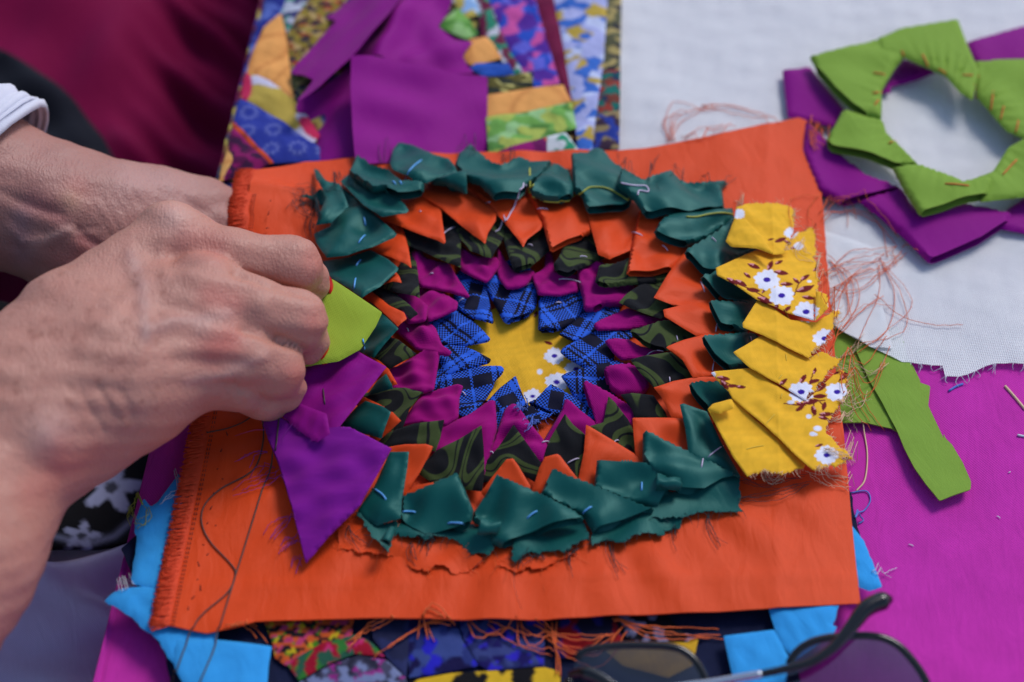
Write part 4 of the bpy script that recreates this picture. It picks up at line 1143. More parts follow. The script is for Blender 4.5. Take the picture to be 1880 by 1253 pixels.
    ('purple', None, [(606, 797), (582, 813), (540, 785), (480, 735), (512, 725), (600, 760)], (), (1, 2)),
    ('purple', None, [(710, 674), (647, 639), (560, 664), (515, 690), (508, 727), (560, 765), (594, 790), (612, 800)], (), (4, 5)),
]
RINGZ = {'plaid': (0.0046, 0.0012), 'magenta': (0.0068, 0.0012), 'camo': (0.0096, 0.0020), 'orange': (0.0108, 0.0022), 'teal': (0.0120, 0.0024), 'yellow': (0.0150, 0.0062), 'violet': (0.0150, 0.0036), 'purple': (0.0172, 0.0085)}
NAME = {'plaid': 'plaid_point', 'magenta': 'magenta_point', 'camo': 'olive_point', 'orange': 'orange_point', 'teal': 'teal_point', 'yellow': 'yellow_point', 'violet': 'violet_point', 'purple': 'purple_point'}
SAY = {'plaid': 'blue and navy plaid folded point', 'magenta': 'magenta folded point', 'camo': 'olive and black swirl print folded point', 'orange': 'orange satin folded point', 'teal': 'teal satin folded point',
       'yellow': 'yellow flowered folded point', 'violet': 'violet folded point', 'purple': 'purple folded point'}
RAWEDGES = []
cnt = {}
for i, e in enumerate(POINTS):
    kind, tile, pl, op = e[:4]
    rw = e[4] if len(e) > 4 else ()
    px = T(tile, pl) if tile else pl
    if kind in ('plaid', 'magenta', 'camo', 'orange'):        # carry the hidden ends on under the next ring
        pa = np.array(px, float); cc = np.array([965.0, 655.0]); sc_ = np.array([1.0, 1 / 0.77])
        dv = (pa - cc) * sc_; rr = np.hypot(*dv.T); s_ = (rr - rr.min()) / max(np.ptp(rr), 1)
        u_ = dv / rr[:, None]; mid_ = u_.mean(0); mid_ /= np.hypot(*mid_); tn = np.array([-mid_[1], mid_[0]])
        lat = (dv - dv.mean(0)) @ tn
        wgt = np.clip((s_ - 0.45) / 0.55, 0, 1)
        dv = dv + u_ * (16 * wgt)[:, None] + tn[None] * (lat * 0.22 * wgt)[:, None]
        px = [tuple(q) for q in (cc + dv / sc_)]
    k = cnt.get(kind, 0); cnt[kind] = k + 1
    w0 = P([p[0] for p in px], [p[1] for p in px], [Z0 + 0.004] * len(px))[:, :2]
    cen_ = w0.mean(0)
    er = cen_ - RC; er = er / np.linalg.norm(er)
    et = np.array([-er[1], er[0]])
    s0 = (w0 - RC) @ er
    L = max(s0.max() - s0.min(), 1e-3); smin = s0.min()
    zt, zb = RINGZ[kind]
    roll = {'plaid': 0.05, 'magenta': 0.07, 'camo': 0.07, 'orange': 0.08, 'teal': 0.09, 'yellow': -0.05}.get(kind, 0.0)
    bowing = {'teal': 0.0010, 'orange': 0.0009}.get(kind, 0.0004)
    def zf(xy, er=er, et=et, smin=smin, L=L, zt=zt, zb=zb, cen_=cen_, roll=roll, k=k):
        s = np.clip(((xy - RC) @ er - smin) / L, -0.1, 1.2)
        tt = (xy - cen_) @ et
        return pz(xy) + zt + (zb - zt) * s + roll * np.clip(tt, -0.012, 0.012) + 0.0001 * (k % 5)
    ud = math.atan2(er[1], er[0]) + {'plaid': 0.78, 'camo': 0.3, 'yellow': 0.1}.get(kind, 0.78) + RNG.normal(0, 0.25)
    o, oo, of = cloth(NAME[kind], px, zf, M['print'] if kind == 'yellow' else M[kind], panel, h=0.00042 if kind == 'yellow' else (0.0008 if kind in ('plaid', 'magenta') else 0.001),
                      opened=op, raw=rw, jit=0.0004 if rw else 0.0, double=True, t={'plaid': 0.0006, 'yellow': 0.0004, 'violet': 0.0005, 'purple': 0.0005, 'teal': 0.0006, 'magenta': 0.0008, 'orange': 0.00055, 'camo': 0.0006}[kind],
                      puff={'plaid': 0.0008, 'magenta': 0.0011, 'camo': 0.0004, 'orange': 0.0003, 'teal': 0.0003, 'yellow': 0.0002}.get(kind, 0.0003), R=0.0005, thick=0.00035,
                      wr={'teal': 0.0018, 'magenta': 0.0013, 'orange': 0.0011, 'yellow': 0.0005}.get(kind, 0.0007), wl={'teal': 0.022, 'yellow': 0.014, 'orange': 0.018}.get(kind, 0.010),
                      uvdir=ud, paint=yellow_print if kind == 'yellow' else None, seed=600 + i, corner={'plaid': 4, 'magenta': 3.5, 'camo': 2.0}.get(kind, 1.6), dents=True, gap=({'teal': 3.4, 'orange': 2.8}.get(kind, 2.2)) if op else 1.0, crisp=kind not in ('plaid', 'magenta'))
    o['label'] = SAY[kind]
    RAWEDGES.append((kind, o, oo, of))

# raw hems showing below the nearest points: torn teal and orange layers lying on the backing
FRILLS = [
    ('teal', 'T10', [(180, 700), (350, 800), (450, 800), (540, 760), (470, 1060), (440, 1030), (360, 960), (240, 830)], 0.0030),
    ('teal', 'T10', [(540, 760), (700, 860), (900, 880), (1240, 800), (1400, 880), (1390, 1100), (1290, 1060), (1200, 1050), (1100, 960), (1000, 930), (860, 950), (700, 950), (520, 930)], 0.0030),
    ('teal', 'T11', [(-60, 900), (200, 840), (560, 740), (610, 960), (500, 1000), (440, 1040), (380, 1080), (280, 1060), (150, 1085), (40, 1080), (-20, 1140), (-100, 1150)], 0.0030),
    ('teal', 'T11', [(640, 880), (1100, 720), (1240, 680), (1500, 720), (1380, 830), (1250, 915), (1100, 900), (1000, 925), (880, 985), (800, 950), (740, 950), (640, 1010)], 0.0030),
    ('teal', 'T9', [(700, 1000), (930, 890), (1095, 880), (1095, 1080), (1120, 1190), (1000, 1185), (900, 1195), (800, 1185), (700, 1200), (560, 1255), (480, 1240), (400, 1260), (250, 1290), (300, 1000)], 0.0030),
    ('orange', 'T10', [(0, 870), (180, 700), (450, 900), (900, 900), (1100, 940), (1330, 1160), (1260, 1190), (1200, 1240), (1050, 1260), (900, 1190), (820, 1250), (720, 1230), (640, 1180), (500, 1090), (300, 1060), (0, 1050)], 0.0011),
    ('orange', 'T11', [(-250, 1200), (-100, 1140), (100, 1060), (500, 1000), (480, 1090), (250, 1180), (180, 1220), (60, 1200), (-60, 1260)], 0.0011),
    ('teal', 'T1', [(60, 545), (300, 500), (330, 600), (260, 640), (180, 590)], 0.0030),
    ('plaid', 'T8', [(545, 580), (640, 510), (720, 560), (890, 590), (800, 650), (640, 725)], 0.0040),
]
for i, (kind, tile, pl, z_) in enumerate(FRILLS):
    o, oo, of = cloth({'teal': 'torn_teal_hem', 'orange': 'torn_orange_hem', 'plaid': 'frayed_plaid_end'}[kind], T(tile, pl), (lambda q: (lambda xy: pz(xy) + q))(z_), M[kind], panel, h=0.0009, raw='all', jit=0.0006,
                      thick=0.0003, wr=0.0009 if kind == 'teal' else 0.0006, wl=0.017, seed=800 + i, corner=1.5, keep=True)
    RAWEDGES.append((kind, o, oo, of))
# narrow curled-over flaps of the yellow points
for i, (tile, pl, z_) in enumerate([('T3', [(960, 720), (1040, 505), (1150, 520), (1300, 680), (1410, 842), (1250, 785), (1010, 768)], 0.0185),
                                    ('T13', [(1190, 970), (1300, 1010), (1305, 1130), (1182, 1252)], 0.0135),
                                    ('T9', [(795, 265), (840, 215), (1020, 165), (1045, 250), (900, 305), (860, 290)], 0.0172)]):
    px = T(tile, pl)
    o, oo, of = cloth('turned_flap', px, (lambda q: (lambda xy: pz(xy) + q))(z_), M['print'], panel, h=0.0006, double=True, t=0.0006, puff=0.0008, R=0.0009, thick=0.0003, paint=yellow_print, seed=830 + i, wr=0.0003)

# the lime point the fingers are laying down
lime_px = [(702, 574), (690, 600), (662, 642), (622, 664), (556, 674), (540, 640), (570, 560), (598, 508), (612, 514), (640, 532)]
lz = plane_px((702, 574, Z0 + 0.0172), (560, 650, Z0 + 0.0195), (610, 520, Z0 + 0.0205))
o, _, _ = cloth('lime_point', lime_px, lz, M['lime'], None, h=0.001, double=True, t=0.0007, puff=0.0010, R=0.001, thick=0.0004, wr=0.0004, wl=0.02, seed=850, uvdir=0.5)
tag(o, 'lime green folded fabric point pinched under the red nailed fingers', 'fabric point')

# rolled raw ends of teal strips, open towards the viewer
for tile, pa, pb, r0, r1 in (('T11', (1440, 450), (1225, 430), 0.0022, 0.0032), ('T10', (1470, 850), (1300, 840), 0.0020, 0.0029), ('T1', (1330, 410), (1572, 432), 0.0022, 0.0034), ('T10', (500, 860), (440, 980), 0.0012, 0.0020)):
    (xa, ya), (xb, yb) = T(tile, [pa, pb])
    q = smooth_line([P1(xa, ya, Z0 + 0.0075), P1((xa + xb) / 2, (ya + yb) / 2, Z0 + 0.0085), P1(xb, yb, Z0 + 0.0085)], 12)
    v, f = tube_data(q, np.linspace(r0, r1, 12), 18)
    v = v + (0.0004 * Waves(int(pa[0]), 0.006)(v[:, :2] + v[:, 2:3]))[:, None]
    o = mesh_obj('rolled_end', v, f[:-2], M['teal'], panel)
    set_uv(o.data, v[:, :2]); solidify(o, 0.0003)

# ------------------------------------------------------------------ hands: smooth blends of tapered bones, then veins, tendons and creases
def smin(a, b, k):
    h = np.maximum(k - np.abs(a - b), 0) / k
    return np.minimum(a, b) - h * h * k * 0.25


def bone(p, a, b, ra, rb):
    ab = b - a; L = ab @ ab
    t = np.clip(((p - a) @ ab) / L, 0, 1)
    d = p - a - t[:, None] * ab
    return np.sqrt((d * d).sum(1)) - (ra + (rb - ra) * t)


class Limb:
    """body: chains blended together; fingers: chains kept apart from each other but blended into the body"""
    def __init__(self): self.body, self.fingers, self.kb, self.kf = [], [], 0.012, 0.010
    @staticmethod
    def chain(pts):
        q = [(P1(x, y, z / 100.0), r / 100.0) for x, y, z, r in pts]
        return [(q[i][0], q[i + 1][0], q[i][1], q[i + 1][1]) for i in range(len(q) - 1)]
    def f(self, p):
        B = None
        for ch, k in self.body:
            d = None
            for s in ch:
                e = bone(p, *s); d = e if d is None else smin(d, e, 0.006)
            B = d if B is None else smin(B, d, k)
        out = B
        for ch, k in self.fingers:
            d = None
            for s in ch:
                e = bone(p, *s); d = e if d is None else smin(d, e, 0.004)
            out = smin(out, smin(B, d, k), 0.0005)
        return out
    def bounds(self):
        a = []
        for ch, _ in self.body + self.fingers:
            for A_, B_, ra, rb in ch: a += [A_ - ra, A_ + ra, B_ - rb, B_ + rb]
        a = np.array(a); return a.min(0) - 0.004, a.max(0) + 0.004


def surface_nets(f, lo, hi, h):
    n = np.ceil((hi - lo) / h).astype(int) + 1
    ax = [lo[i] + np.arange(n[i]) * h for i in range(3)]
    val = np.empty(n)
    for i in range(n[0]):                   # slice by slice keeps the memory low
        Y, Z = np.meshgrid(ax[1], ax[2], indexing='ij')
        p = np.column_stack([np.full(Y.size, ax[0][i]), Y.ravel(), Z.ravel()])
        val[i] = f(p).reshape(n[1], n[2])
    ins = val < 0
    c = n - 1
    def corner(a, dx, dy, dz): return a[dx:dx + c[0], dy:dy + c[1], dz:dz + c[2]]
    cs = [(i, j, k) for i in (0, 1) for j in (0, 1) for k in (0, 1)]
    cnt_ = sum(corner(ins, *q).astype(int) for q in cs)
    act = (cnt_ > 0) & (cnt_ < 8)
    idx = -np.ones(c, int); idx[act] = np.arange(act.sum())
    I, J, K = np.nonzero(act)
    acc = np.zeros((len(I), 3)); m = np.zeros(len(I))
    for a in range(8):
        for b in range(a + 1, 8):
            da = np.array(cs[a]); db = np.array(cs[b])
            if np.abs(da - db).sum() != 1: continue
            va = val[I + da[0], J + da[1], K + da[2]]; vb = val[I + db[0], J + db[1], K + db[2]]
            x = (va < 0) != (vb < 0)
            t = np.where(x, va / np.where(x, va - vb, 1), 0)
            acc += np.where(x[:, None], da + t[:, None] * (db - da), 0); m += x
    V = lo + (np.column_stack([I, J, K]) + acc / m[:, None]) * h
    Fs = []
    for axn in range(3):
        u, v = (axn + 1) % 3, (axn + 2) % 3
        s0 = [slice(None)] * 3; s1 = [slice(None)] * 3
        s0[axn] = slice(0, n[axn] - 1); s1[axn] = slice(1, n[axn])
        ch = ins[tuple(s0)] != ins[tuple(s1)]
        G = np.array(np.nonzero(ch)).T
        ok = (G[:, u] > 0) & (G[:, v] > 0) & (G[:, u] < n[u] - 1) & (G[:, v] < n[v] - 1)
        G = G[ok]
        def cell(du, dv):
            q = G.copy(); q[:, u] += du; q[:, v] += dv
            return idx[q[:, 0], q[:, 1], q[:, 2]]
        a, b, c_, d = cell(-1, -1), cell(0, -1), cell(0, 0), cell(-1, 0)
        st = ins[G[:, 0], G[:, 1], G[:, 2]]
        q = np.where(st[:, None], np.column_stack([a, b, c_, d]), np.column_stack([a, d, c_, b]))
        Fs.append(q)
    return V, np.concatenate(Fs)


def grad(f, p, e=0.0004):
    g = np.stack([f(p + np.eye(3)[i] * e) - f(p - np.eye(3)[i] * e) for i in range(3)], 1)
    return g / (np.linalg.norm(g, axis=1)[:, None] + 1e-12)


def line_px_dist(x, y, pts):
    p = np.column_stack([x, y]); pts = np.array(pts, float)
    return seg_dist(p, pts[:-1], pts[1:])


def make_limb(name, limb, parent, reliefs, tints, base, h=0.0013):
    lo, hi = limb.bounds()
    lo = np.maximum(lo, LIMB_LO); hi = np.minimum(hi, LIMB_HI)
    V, Fs = surface_nets(limb.f, lo, hi, h)
    for _ in range(2):
        N = grad(limb.f, V); V = V - N * limb.f(V)[:, None] * 0.9
    N = grad(limb.f, V)
    x, y = proj(V)
    view = (V - CP) / np.linalg.norm(V - CP, axis=1)[:, None]
    face = sstep(-(N * view).sum(1), 0.0, 0.35)
    dz = np.zeros(len(V))
    for pts, amp, wd in reliefs:
        d = line_px_dist(x, y, pts) if len(pts) > 1 else np.hypot(x - pts[0][0], y - pts[0][1])
        dz += amp / 1000.0 * np.exp(-(d / wd) ** 2)
    dz *= face
    w1, w2 = Waves(sum(map(ord, name)) % 97, 0.012), Waves(5, 0.0045)
    dz += 0.00025 * w1(V[:, :2] + V[:, 2:3]) + 0.00006 * w2(V[:, :2] - V[:, 2:3])
    V = V + N * dz[:, None]
    col = np.tile(np.array(base)[None], (len(V), 1))
    for pts, rgb, wd, amt in tints:
        d = line_px_dist(x, y, pts) if len(pts) > 1 else np.hypot(x - pts[0][0], y - pts[0][1])
        m = amt * np.exp(-(d / wd) ** 2)
        col = col * (1 - m[:, None]) + np.array(rgb)[None] * m[:, None]
    o = mesh_obj(name, V, Fs, M['skin'], parent)
    set_print(o.data, col)
    return o


sewer = empty('person', (*P1(-150, 900, 0)[:2], -0.40), 'person sewing the rosette: two bare hands with red nails, white cuffs, flowered top', 'person')
SK, RED, PALE, BLUE_, SPOT = S(190, 138, 122), S(200, 104, 94), S(216, 176, 164), S(164, 136, 134), S(134, 76, 58)
LIMB_LO = np.array([-0.34, -0.36, -0.10]); LIMB_HI = np.array([0.10, 0.40, 0.30])

rh = Limb()
rh.body = [
    (Limb.chain([(-430, 1420, 3.0, 4.2), (-125, 1010, 4.0, 3.35), (20, 790, 4.6, 2.7), (75, 740, 4.8, 2.3)]), 0.015),
    (Limb.chain([(95, 792, 5.2, 1.55), (150, 790, 4.4, 1.5)]), 0.012),
    (Limb.chain([(20, 715, 5.2, 2.0), (120, 590, 5.9, 1.55), (312, 432, 6.3, 1.02)]), 0.016),
    (Limb.chain([(60, 740, 5.2, 2.0), (200, 640, 6.0, 1.5), (378, 530, 6.3, 1.05)]), 0.016),
    (Limb.chain([(90, 760, 4.8, 2.0), (230, 700, 5.6, 1.5), (392, 622, 5.7, 1.0)]), 0.016),
    (Limb.chain([(140, 760, 4.2, 1.6), (260, 728, 4.6, 1.35), (392, 680, 4.6, 1.0)]), 0.016),
    (Limb.chain([(120, 640, 4.0, 1.4), (300, 540, 3.6, 1.3)]), 0.016),
]
rh.fingers = [
    (Limb.chain([(312, 432, 6.3, 1.02), (430, 472, 6.0, 0.93), (536, 488, 5.4, 0.96), (560, 516, 3.9, 0.80), (578, 538, 2.7, 0.58)]), 0.008),
    (Limb.chain([(378, 530, 6.3, 1.05), (470, 566, 5.9, 0.97), (543, 588, 5.2, 1.0), (556, 622, 3.6, 0.84), (566, 645, 2.4, 0.60)]), 0.008),
    (Limb.chain([(392, 622, 5.7, 1.0), (455, 654, 5.2, 0.94), (505, 676, 4.4, 0.95), (515, 712, 2.9, 0.78), (515, 733, 1.9, 0.6)]), 0.008),
    (Limb.chain([(392, 680, 4.6, 0.95), (440, 706, 4.0, 0.86), (480, 726, 3.0, 0.78), (495, 738, 2.2, 0.62), (500, 742, 1.7, 0.5)]), 0.008),
    (Limb.chain([(300, 540, 3.6, 1.2), (430, 575, 3.0, 0.95), (540, 600, 2.4, 0.8)]), 0.008),
]
rel_r = [
    ([(432, 498), (500, 526), (590, 545)], -1.5, 7), ([(446, 603), (500, 622), (551, 638), (556, 640)], -1.4, 7), ([(400, 700), (440, 712), (480, 735)], -0.6, 5),
    # knuckles
    ([(318, 400)], 1.2, 34), ([(372, 520)], 0.9, 32), ([(392, 628)], 1.3, 34), ([(400, 690)], 0.8, 24),
    # veins
    ([(238, 455), (243, 500), (262, 525), (300, 515), (345, 505)], 0.65, 12), ([(262, 525), (262, 580), (268, 620), (255, 660)], 0.65, 13), ([(268, 612), (330, 590), (370, 578), (420, 578)], 0.6, 12),
    ([(345, 700), (400, 690), (450, 672), (490, 652)], 0.55, 10), ([(300, 440), (298, 480), (305, 510)], 0.45, 10), ([(200, 560), (240, 590), (262, 580)], 0.4, 12),
    # hollows between the tendons
    ([(280, 470), (400, 500), (440, 500)], -0.9, 16), ([(300, 560), (400, 590), (450, 605)], -0.9, 16), ([(320, 660), (420, 660), (455, 672)], -0.6, 12),
    # tendons
    ([(150, 640), (300, 470)], 0.5, 14), ([(160, 690), (350, 560)], 0.5, 14),
    # creases of the wrist and the side of the palm
    ([(150, 725), (172, 760), (192, 790)], -0.7, 5), ([(182, 712), (205, 745), (222, 772)], -0.7, 5), ([(222, 718), (236, 745), (245, 762)], -0.6, 5), ([(120, 700), (140, 730)], -0.4, 5), ([(196, 720), (216, 755), (228, 780)], 0.6, 6),
    ([(428, 700), (432, 715), (440, 732)], -0.8, 4), ([(410, 705), (418, 728)], -0.5, 4),
    # finger joints
    ([(560, 450), (572, 485), (570, 528)], -0.22, 4), ([(574, 452), (586, 485), (582, 528)], -0.22, 4), ([(565, 552), (578, 585), (574, 640)], -0.25, 4), ([(578, 560), (590, 590), (586, 630)], -0.22, 4),
    ([(470, 640), (500, 655), (512, 690)], -0.2, 5), ([(480, 560)], 0.5, 16), ([(475, 562)], 0.4, 20), ([(430, 480), (440, 500)], -0.6, 10),
    ([(90, 795)], 1.6, 40), ([(60, 850), (120, 880), (180, 850)], -0.5, 16),
]
tin_r = [
    ([(318, 400)], PALE, 30, 0.6), ([(350, 440), (400, 455)], RED, 30, 0.35), ([(388, 545), (430, 555)], RED, 26, 0.45), ([(392, 640), (420, 630)], RED, 32, 0.6), ([(372, 600)], PALE, 18, 0.4),
    ([(575, 480)], RED, 26, 0.35), ([(575, 590)], RED, 26, 0.4), ([(540, 690)], RED, 30, 0.5), ([(90, 790)], PALE, 40, 0.6), ([(110, 840)], RED, 36, 0.4), ([(180, 830), (60, 900)], RED, 30, 0.25),
    ([(240, 470), (262, 525), (268, 620)], BLUE_, 12, 0.4), ([(268, 612), (330, 590), (420, 578)], BLUE_, 12, 0.35), ([(345, 700), (400, 690), (490, 652)], PALE, 10, 0.35),
]
gs = np.random.default_rng(77)
for _ in range(80):
    x_, y_ = gs.uniform(20, 300), gs.uniform(500, 800)
    tin_r.append(([(x_, y_)], SPOT, gs.uniform(3, 6.5), gs.uniform(0.2, 0.6)))
for x_, y_ in ((135, 618), (30, 720), (95, 610), (290, 630), (180, 700), (60, 620), (165, 570)):
    tin_r.append(([(x_, y_)], SPOT, 7, 0.55))
r_arm = make_limb('right_arm', rh, sewer, rel_r, tin_r, SK)

lh = Limb()
lh.body = [
    (Limb.chain([(-330, 255, 4.5, 3.7), (-40, 345, 3.0, 2.95), (95, 390, 2.2, 2.55), (180, 420, 1.7, 2.25)]), 0.015),
    (Limb.chain([(150, 400, 2.0, 2.0), (235, 385, 2.0, 1.55), (300, 378, 1.8, 1.22), (372, 380, 1.3, 0.92)]), 0.014),
    (Limb.chain([(170, 450, 1.2, 2.0), (260, 450, 0.9, 1.7), (350, 440, 0.6, 1.25)]), 0.014),
    (Limb.chain([(200, 500, 0.6, 1.6), (330, 500, -0.2, 1.3)]), 0.014),
]
lh.fingers = [
    (Limb.chain([(300, 378, 1.8, 1.22), (372, 380, 1.3, 0.90), (440, 388, 0.75, 0.72), (500, 395, 0.45, 0.55)]), 0.010),
    (Limb.chain([(330, 435, 0.8, 1.2), (400, 428, 0.8, 0.95), (452, 440, 0.45, 0.72), (510, 452, 0.10, 0.5)]), 0.010),
    (Limb.chain([(340, 480, 0.0, 1.0), (420, 478, -0.4, 0.8), (470, 478, -0.8, 0.6)]), 0.010),
    (Limb.chain([(330, 515, -0.6, 0.95), (400, 520, -1.0, 0.75), (440, 522, -1.4, 0.55)]), 0.010),
    (Limb.chain([(310, 545, -1.2, 0.85), (370, 555, -1.6, 0.65), (400, 560, -2.0, 0.5)]), 0.010),
]
rel_l = [
    ([(165, 370), (185, 400), (205, 435)], -0.35, 4), ([(186, 362), (205, 395), (222, 428)], -0.35, 4), ([(205, 356), (228, 395), (240, 420)], -0.3, 4), ([(222, 352), (245, 385)], -0.3, 4), ([(238, 345), (258, 378)], -0.3, 4),
    ([(140, 422), (165, 440), (190, 455)], -0.9, 6), ([(120, 410), (150, 420), (178, 418)], -0.5, 6), ([(145, 438), (172, 452)], -0.5, 5),
    ([(0, 352), (60, 380), (110, 395)], -0.8, 9), ([(40, 445), (90, 440), (130, 420)], 0.7, 8), ([(0, 400), (40, 440)], 0.5, 9),
    ([(270, 340), (300, 355), (330, 372)], -0.2, 4), ([(300, 345), (330, 362), (360, 385)], -0.2, 4), ([(330, 360), (370, 385), (410, 412)], -0.45, 7), ([(60, 330)], 0.8, 40),
]
tin_l = [
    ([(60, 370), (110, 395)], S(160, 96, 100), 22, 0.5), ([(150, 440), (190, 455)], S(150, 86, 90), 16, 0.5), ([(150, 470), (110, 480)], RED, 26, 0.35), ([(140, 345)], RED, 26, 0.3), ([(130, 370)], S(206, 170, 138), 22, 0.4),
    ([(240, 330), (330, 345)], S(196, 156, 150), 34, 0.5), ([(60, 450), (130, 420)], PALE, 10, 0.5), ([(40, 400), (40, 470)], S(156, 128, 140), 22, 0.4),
]
l_arm = make_limb('left_arm', lh, sewer, rel_l, tin_l, S(172, 126, 116))


def nail(px, py, z, L, wd, axis, out, parent):
    c = P1(px, py, z)
    a = np.array(axis, float); a /= np.linalg.norm(a); n_ = np.array(out, float); n_ -= a * (n_ @ a); n_ /= np.linalg.norm(n_); b = np.cross(n_, a)
    V, Fs = [], []
    nu, nv = 9, 7
    for i in range(nu):
        for j in range(nv):
            u = -1 + 2 * i / (nu - 1); v = -1 + 2 * j / (nv - 1)
            wl_ = wd * (1 - 0.25 * max(u, 0) ** 3)
            V.append(c + a * u * L * (1 - 0.16 * v * v * (1 if u > 0 else 0.4)) + b * v * wl_ + n_ * (0.0012 * (1 - v * v) - 0.0008 * u * u))
    for i in range(nu - 1):
        for j in range(nv - 1): Fs.append((i * nv + j, i * nv + j + 1, (i + 1) * nv + j + 1, (i + 1) * nv + j))
    o = mesh_obj('nail', V, Fs, M['nail'], parent)
    solidify(o, 0.0007, 0.0)
    return o


nail(605, 525, 0.031, 0.0066, 0.0046, (0.35, -0.25, -1), (1, 0.15, 0.35), r_arm)
nail(595, 636, 0.031, 0.0066, 0.0046, (0.15, -0.3, -1), (1, -0.2, 0.2), r_arm)

# ------------------------------------------------------------------ clothing of the person sewing
def lap(name, poly, zf, mat, parent, amp, wl, seed, paint=None, h=0.006, extra=None):
    o, _, _ = cloth(name, poly, zf, mat, parent, h=h, thick=0.002, wr=amp, wl=wl, seed=seed, paint=paint, extra=extra, keep=False, corner=10, crisp=False)
    return o


def top_print(V):
    x, y = proj(V)
    c = np.tile(np.array(S(14, 14, 20))[None], (len(V), 1))
    W_ = np.array(S(158, 164, 200))
    for fx, fy, R_, pet in ((205, 895, 66, 5), (268, 800, 16, 0), (150, 985, 40, 5), (60, 700, 50, 5), (285, 960, 18, 0), (20, 930, 60, 5), (240, 740, 14, 0)):
        dx, dy = x - fx, (y - fy) / 0.8
        r = np.hypot(dx, dy); t_ = np.arctan2(dy, dx)
        ed_ = R_ * (0.72 + (0.26 * np.cos(pet * t_ + 0.6) if pet else 0))
        m = np.clip((ed_ - r) / 6, 0, 1) * np.clip((r - R_ * 0.16) / 4, 0.15, 1) if pet else np.clip((R_ - r) / 6, 0, 1)
        c = c * (1 - m[:, None]) + W_ * m[:, None]
    d = line_px_dist(x, y, [(100, 985), (160, 1000), (210, 985), (250, 950), (300, 960)])
    m = np.exp(-(d / 6) ** 2) * 0.6
    return c * (1 - m[:, None]) + W_ * m[:, None]


lap('flowered_top', [(-420, 560), (60, 560), (250, 700), (330, 760), (330, 960), (250, 1000), (150, 1012), (60, 1030), (-420, 1060)], lambda xy: -0.060 + 0.35 * np.clip(-0.15 - xy[:, 0], -0.02, 0.2), M['print'], sewer, 0.004, 0.06, 901, top_print, h=0.0014)
def crumple(xy):
    q = P1(190, 1040, -0.06)[:2]; out_ = np.zeros(len(xy))
    for k, (ox, oy, an_, am, wd) in enumerate(((0, 0, 0.5, 0.008, 0.007), (0.0, -0.02, -0.4, 0.006, 0.006), (-0.03, -0.03, 0.2, 0.007, 0.009), (-0.02, -0.05, -0.25, 0.006, 0.008), (0.01, -0.06, 0.9, 0.005, 0.006))):
        v = (xy - q - np.array([ox, oy])) @ np.array([-math.sin(an_), math.cos(an_)])
        out_ += am * np.exp(-(v / wd) ** 2)
    return out_


lap('lavender_skirt', [(-420, 980), (60, 965), (200, 960), (330, 940), (330, 1420), (-420, 1420)], lambda xy: -0.065 + 0.25 * np.clip(-0.15 - xy[:, 0], -0.02, 0.2), M['lavender'], sewer, 0.004, 0.05, 902, h=0.003, extra=crumple)
# unseen upper body, added outside the view to block sky and darken the left
def body_ring(cx, cy, z, rx, ry, n=28): return [(cx + rx * math.cos(2 * math.pi * k / n), cy + ry * math.sin(2 * math.pi * k / n), z) for k in range(n)]
tc = P1(-620, 640, 0.0)
prof = [(-0.16, 0.13, 0.19), (-0.05, 0.125, 0.185), (0.05, 0.12, 0.18), (0.16, 0.125, 0.19), (0.26, 0.12, 0.205), (0.33, 0.09, 0.18), (0.365, 0.06, 0.09), (0.385, 0.05, 0.055)]
V, Fs = [], []
for z, rx, ry in prof: V += body_ring(tc[0] - 0.12 + 0.05 * max(z, 0), tc[1], z, rx, ry)
for j in range(len(prof) - 1):
    for k in range(28): Fs.append((j * 28 + k, j * 28 + (k + 1) % 28, (j + 1) * 28 + (k + 1) % 28, (j + 1) * 28 + k))
Fs.append(tuple(range((len(prof) - 1) * 28, len(prof) * 28)))
ob = mesh_obj('unseen_torso', V, Fs, M['print'], sewer)
set_uv(ob.data, np.array(V)[:, :2]); set_print(ob.data, np.tile(np.array(S(20, 20, 28))[None], (len(V), 1)))


def sleeve(pts, parent, seed):
    q = [(P1(x, y, z / 100), r / 100) for x, y, z, r in pts]
    c = smooth_line([a for a, _ in q], 26); r = np.interp(np.linspace(0, len(q) - 1, 26), range(len(q)), [b for _, b in q])
    r = r + np.sin(np.arange(26) * 1.9) * 0.0010
    V, Fs = tube_data(c, r, 30)
    W_ = Waves(seed, 0.03); V = V + (0.0012 * W_(V[:, :2] + V[:, 2:3]))[:, None] * np.array([0, 0.6, 0.8])
    cc_ = np.repeat(c, 30, 0); V[:, 0] += 0.35 * (V[:, 1] - cc_[:, 1]) + 0.1 * (V[:, 2] - cc_[:, 2])
    o = mesh_obj('white_sleeve', V, Fs[:-2], M['white'], parent)
    set_uv(o.data, V[:, :2]); solidify(o, 0.0015, 1.0)
    return o


sleeve([(-420, 225, 6.0, 4.6), (-180, 300, 4.0, 3.7), (-70, 338, 3.1, 3.5), (-26, 352, 2.8, 3.45)], sewer, 61)

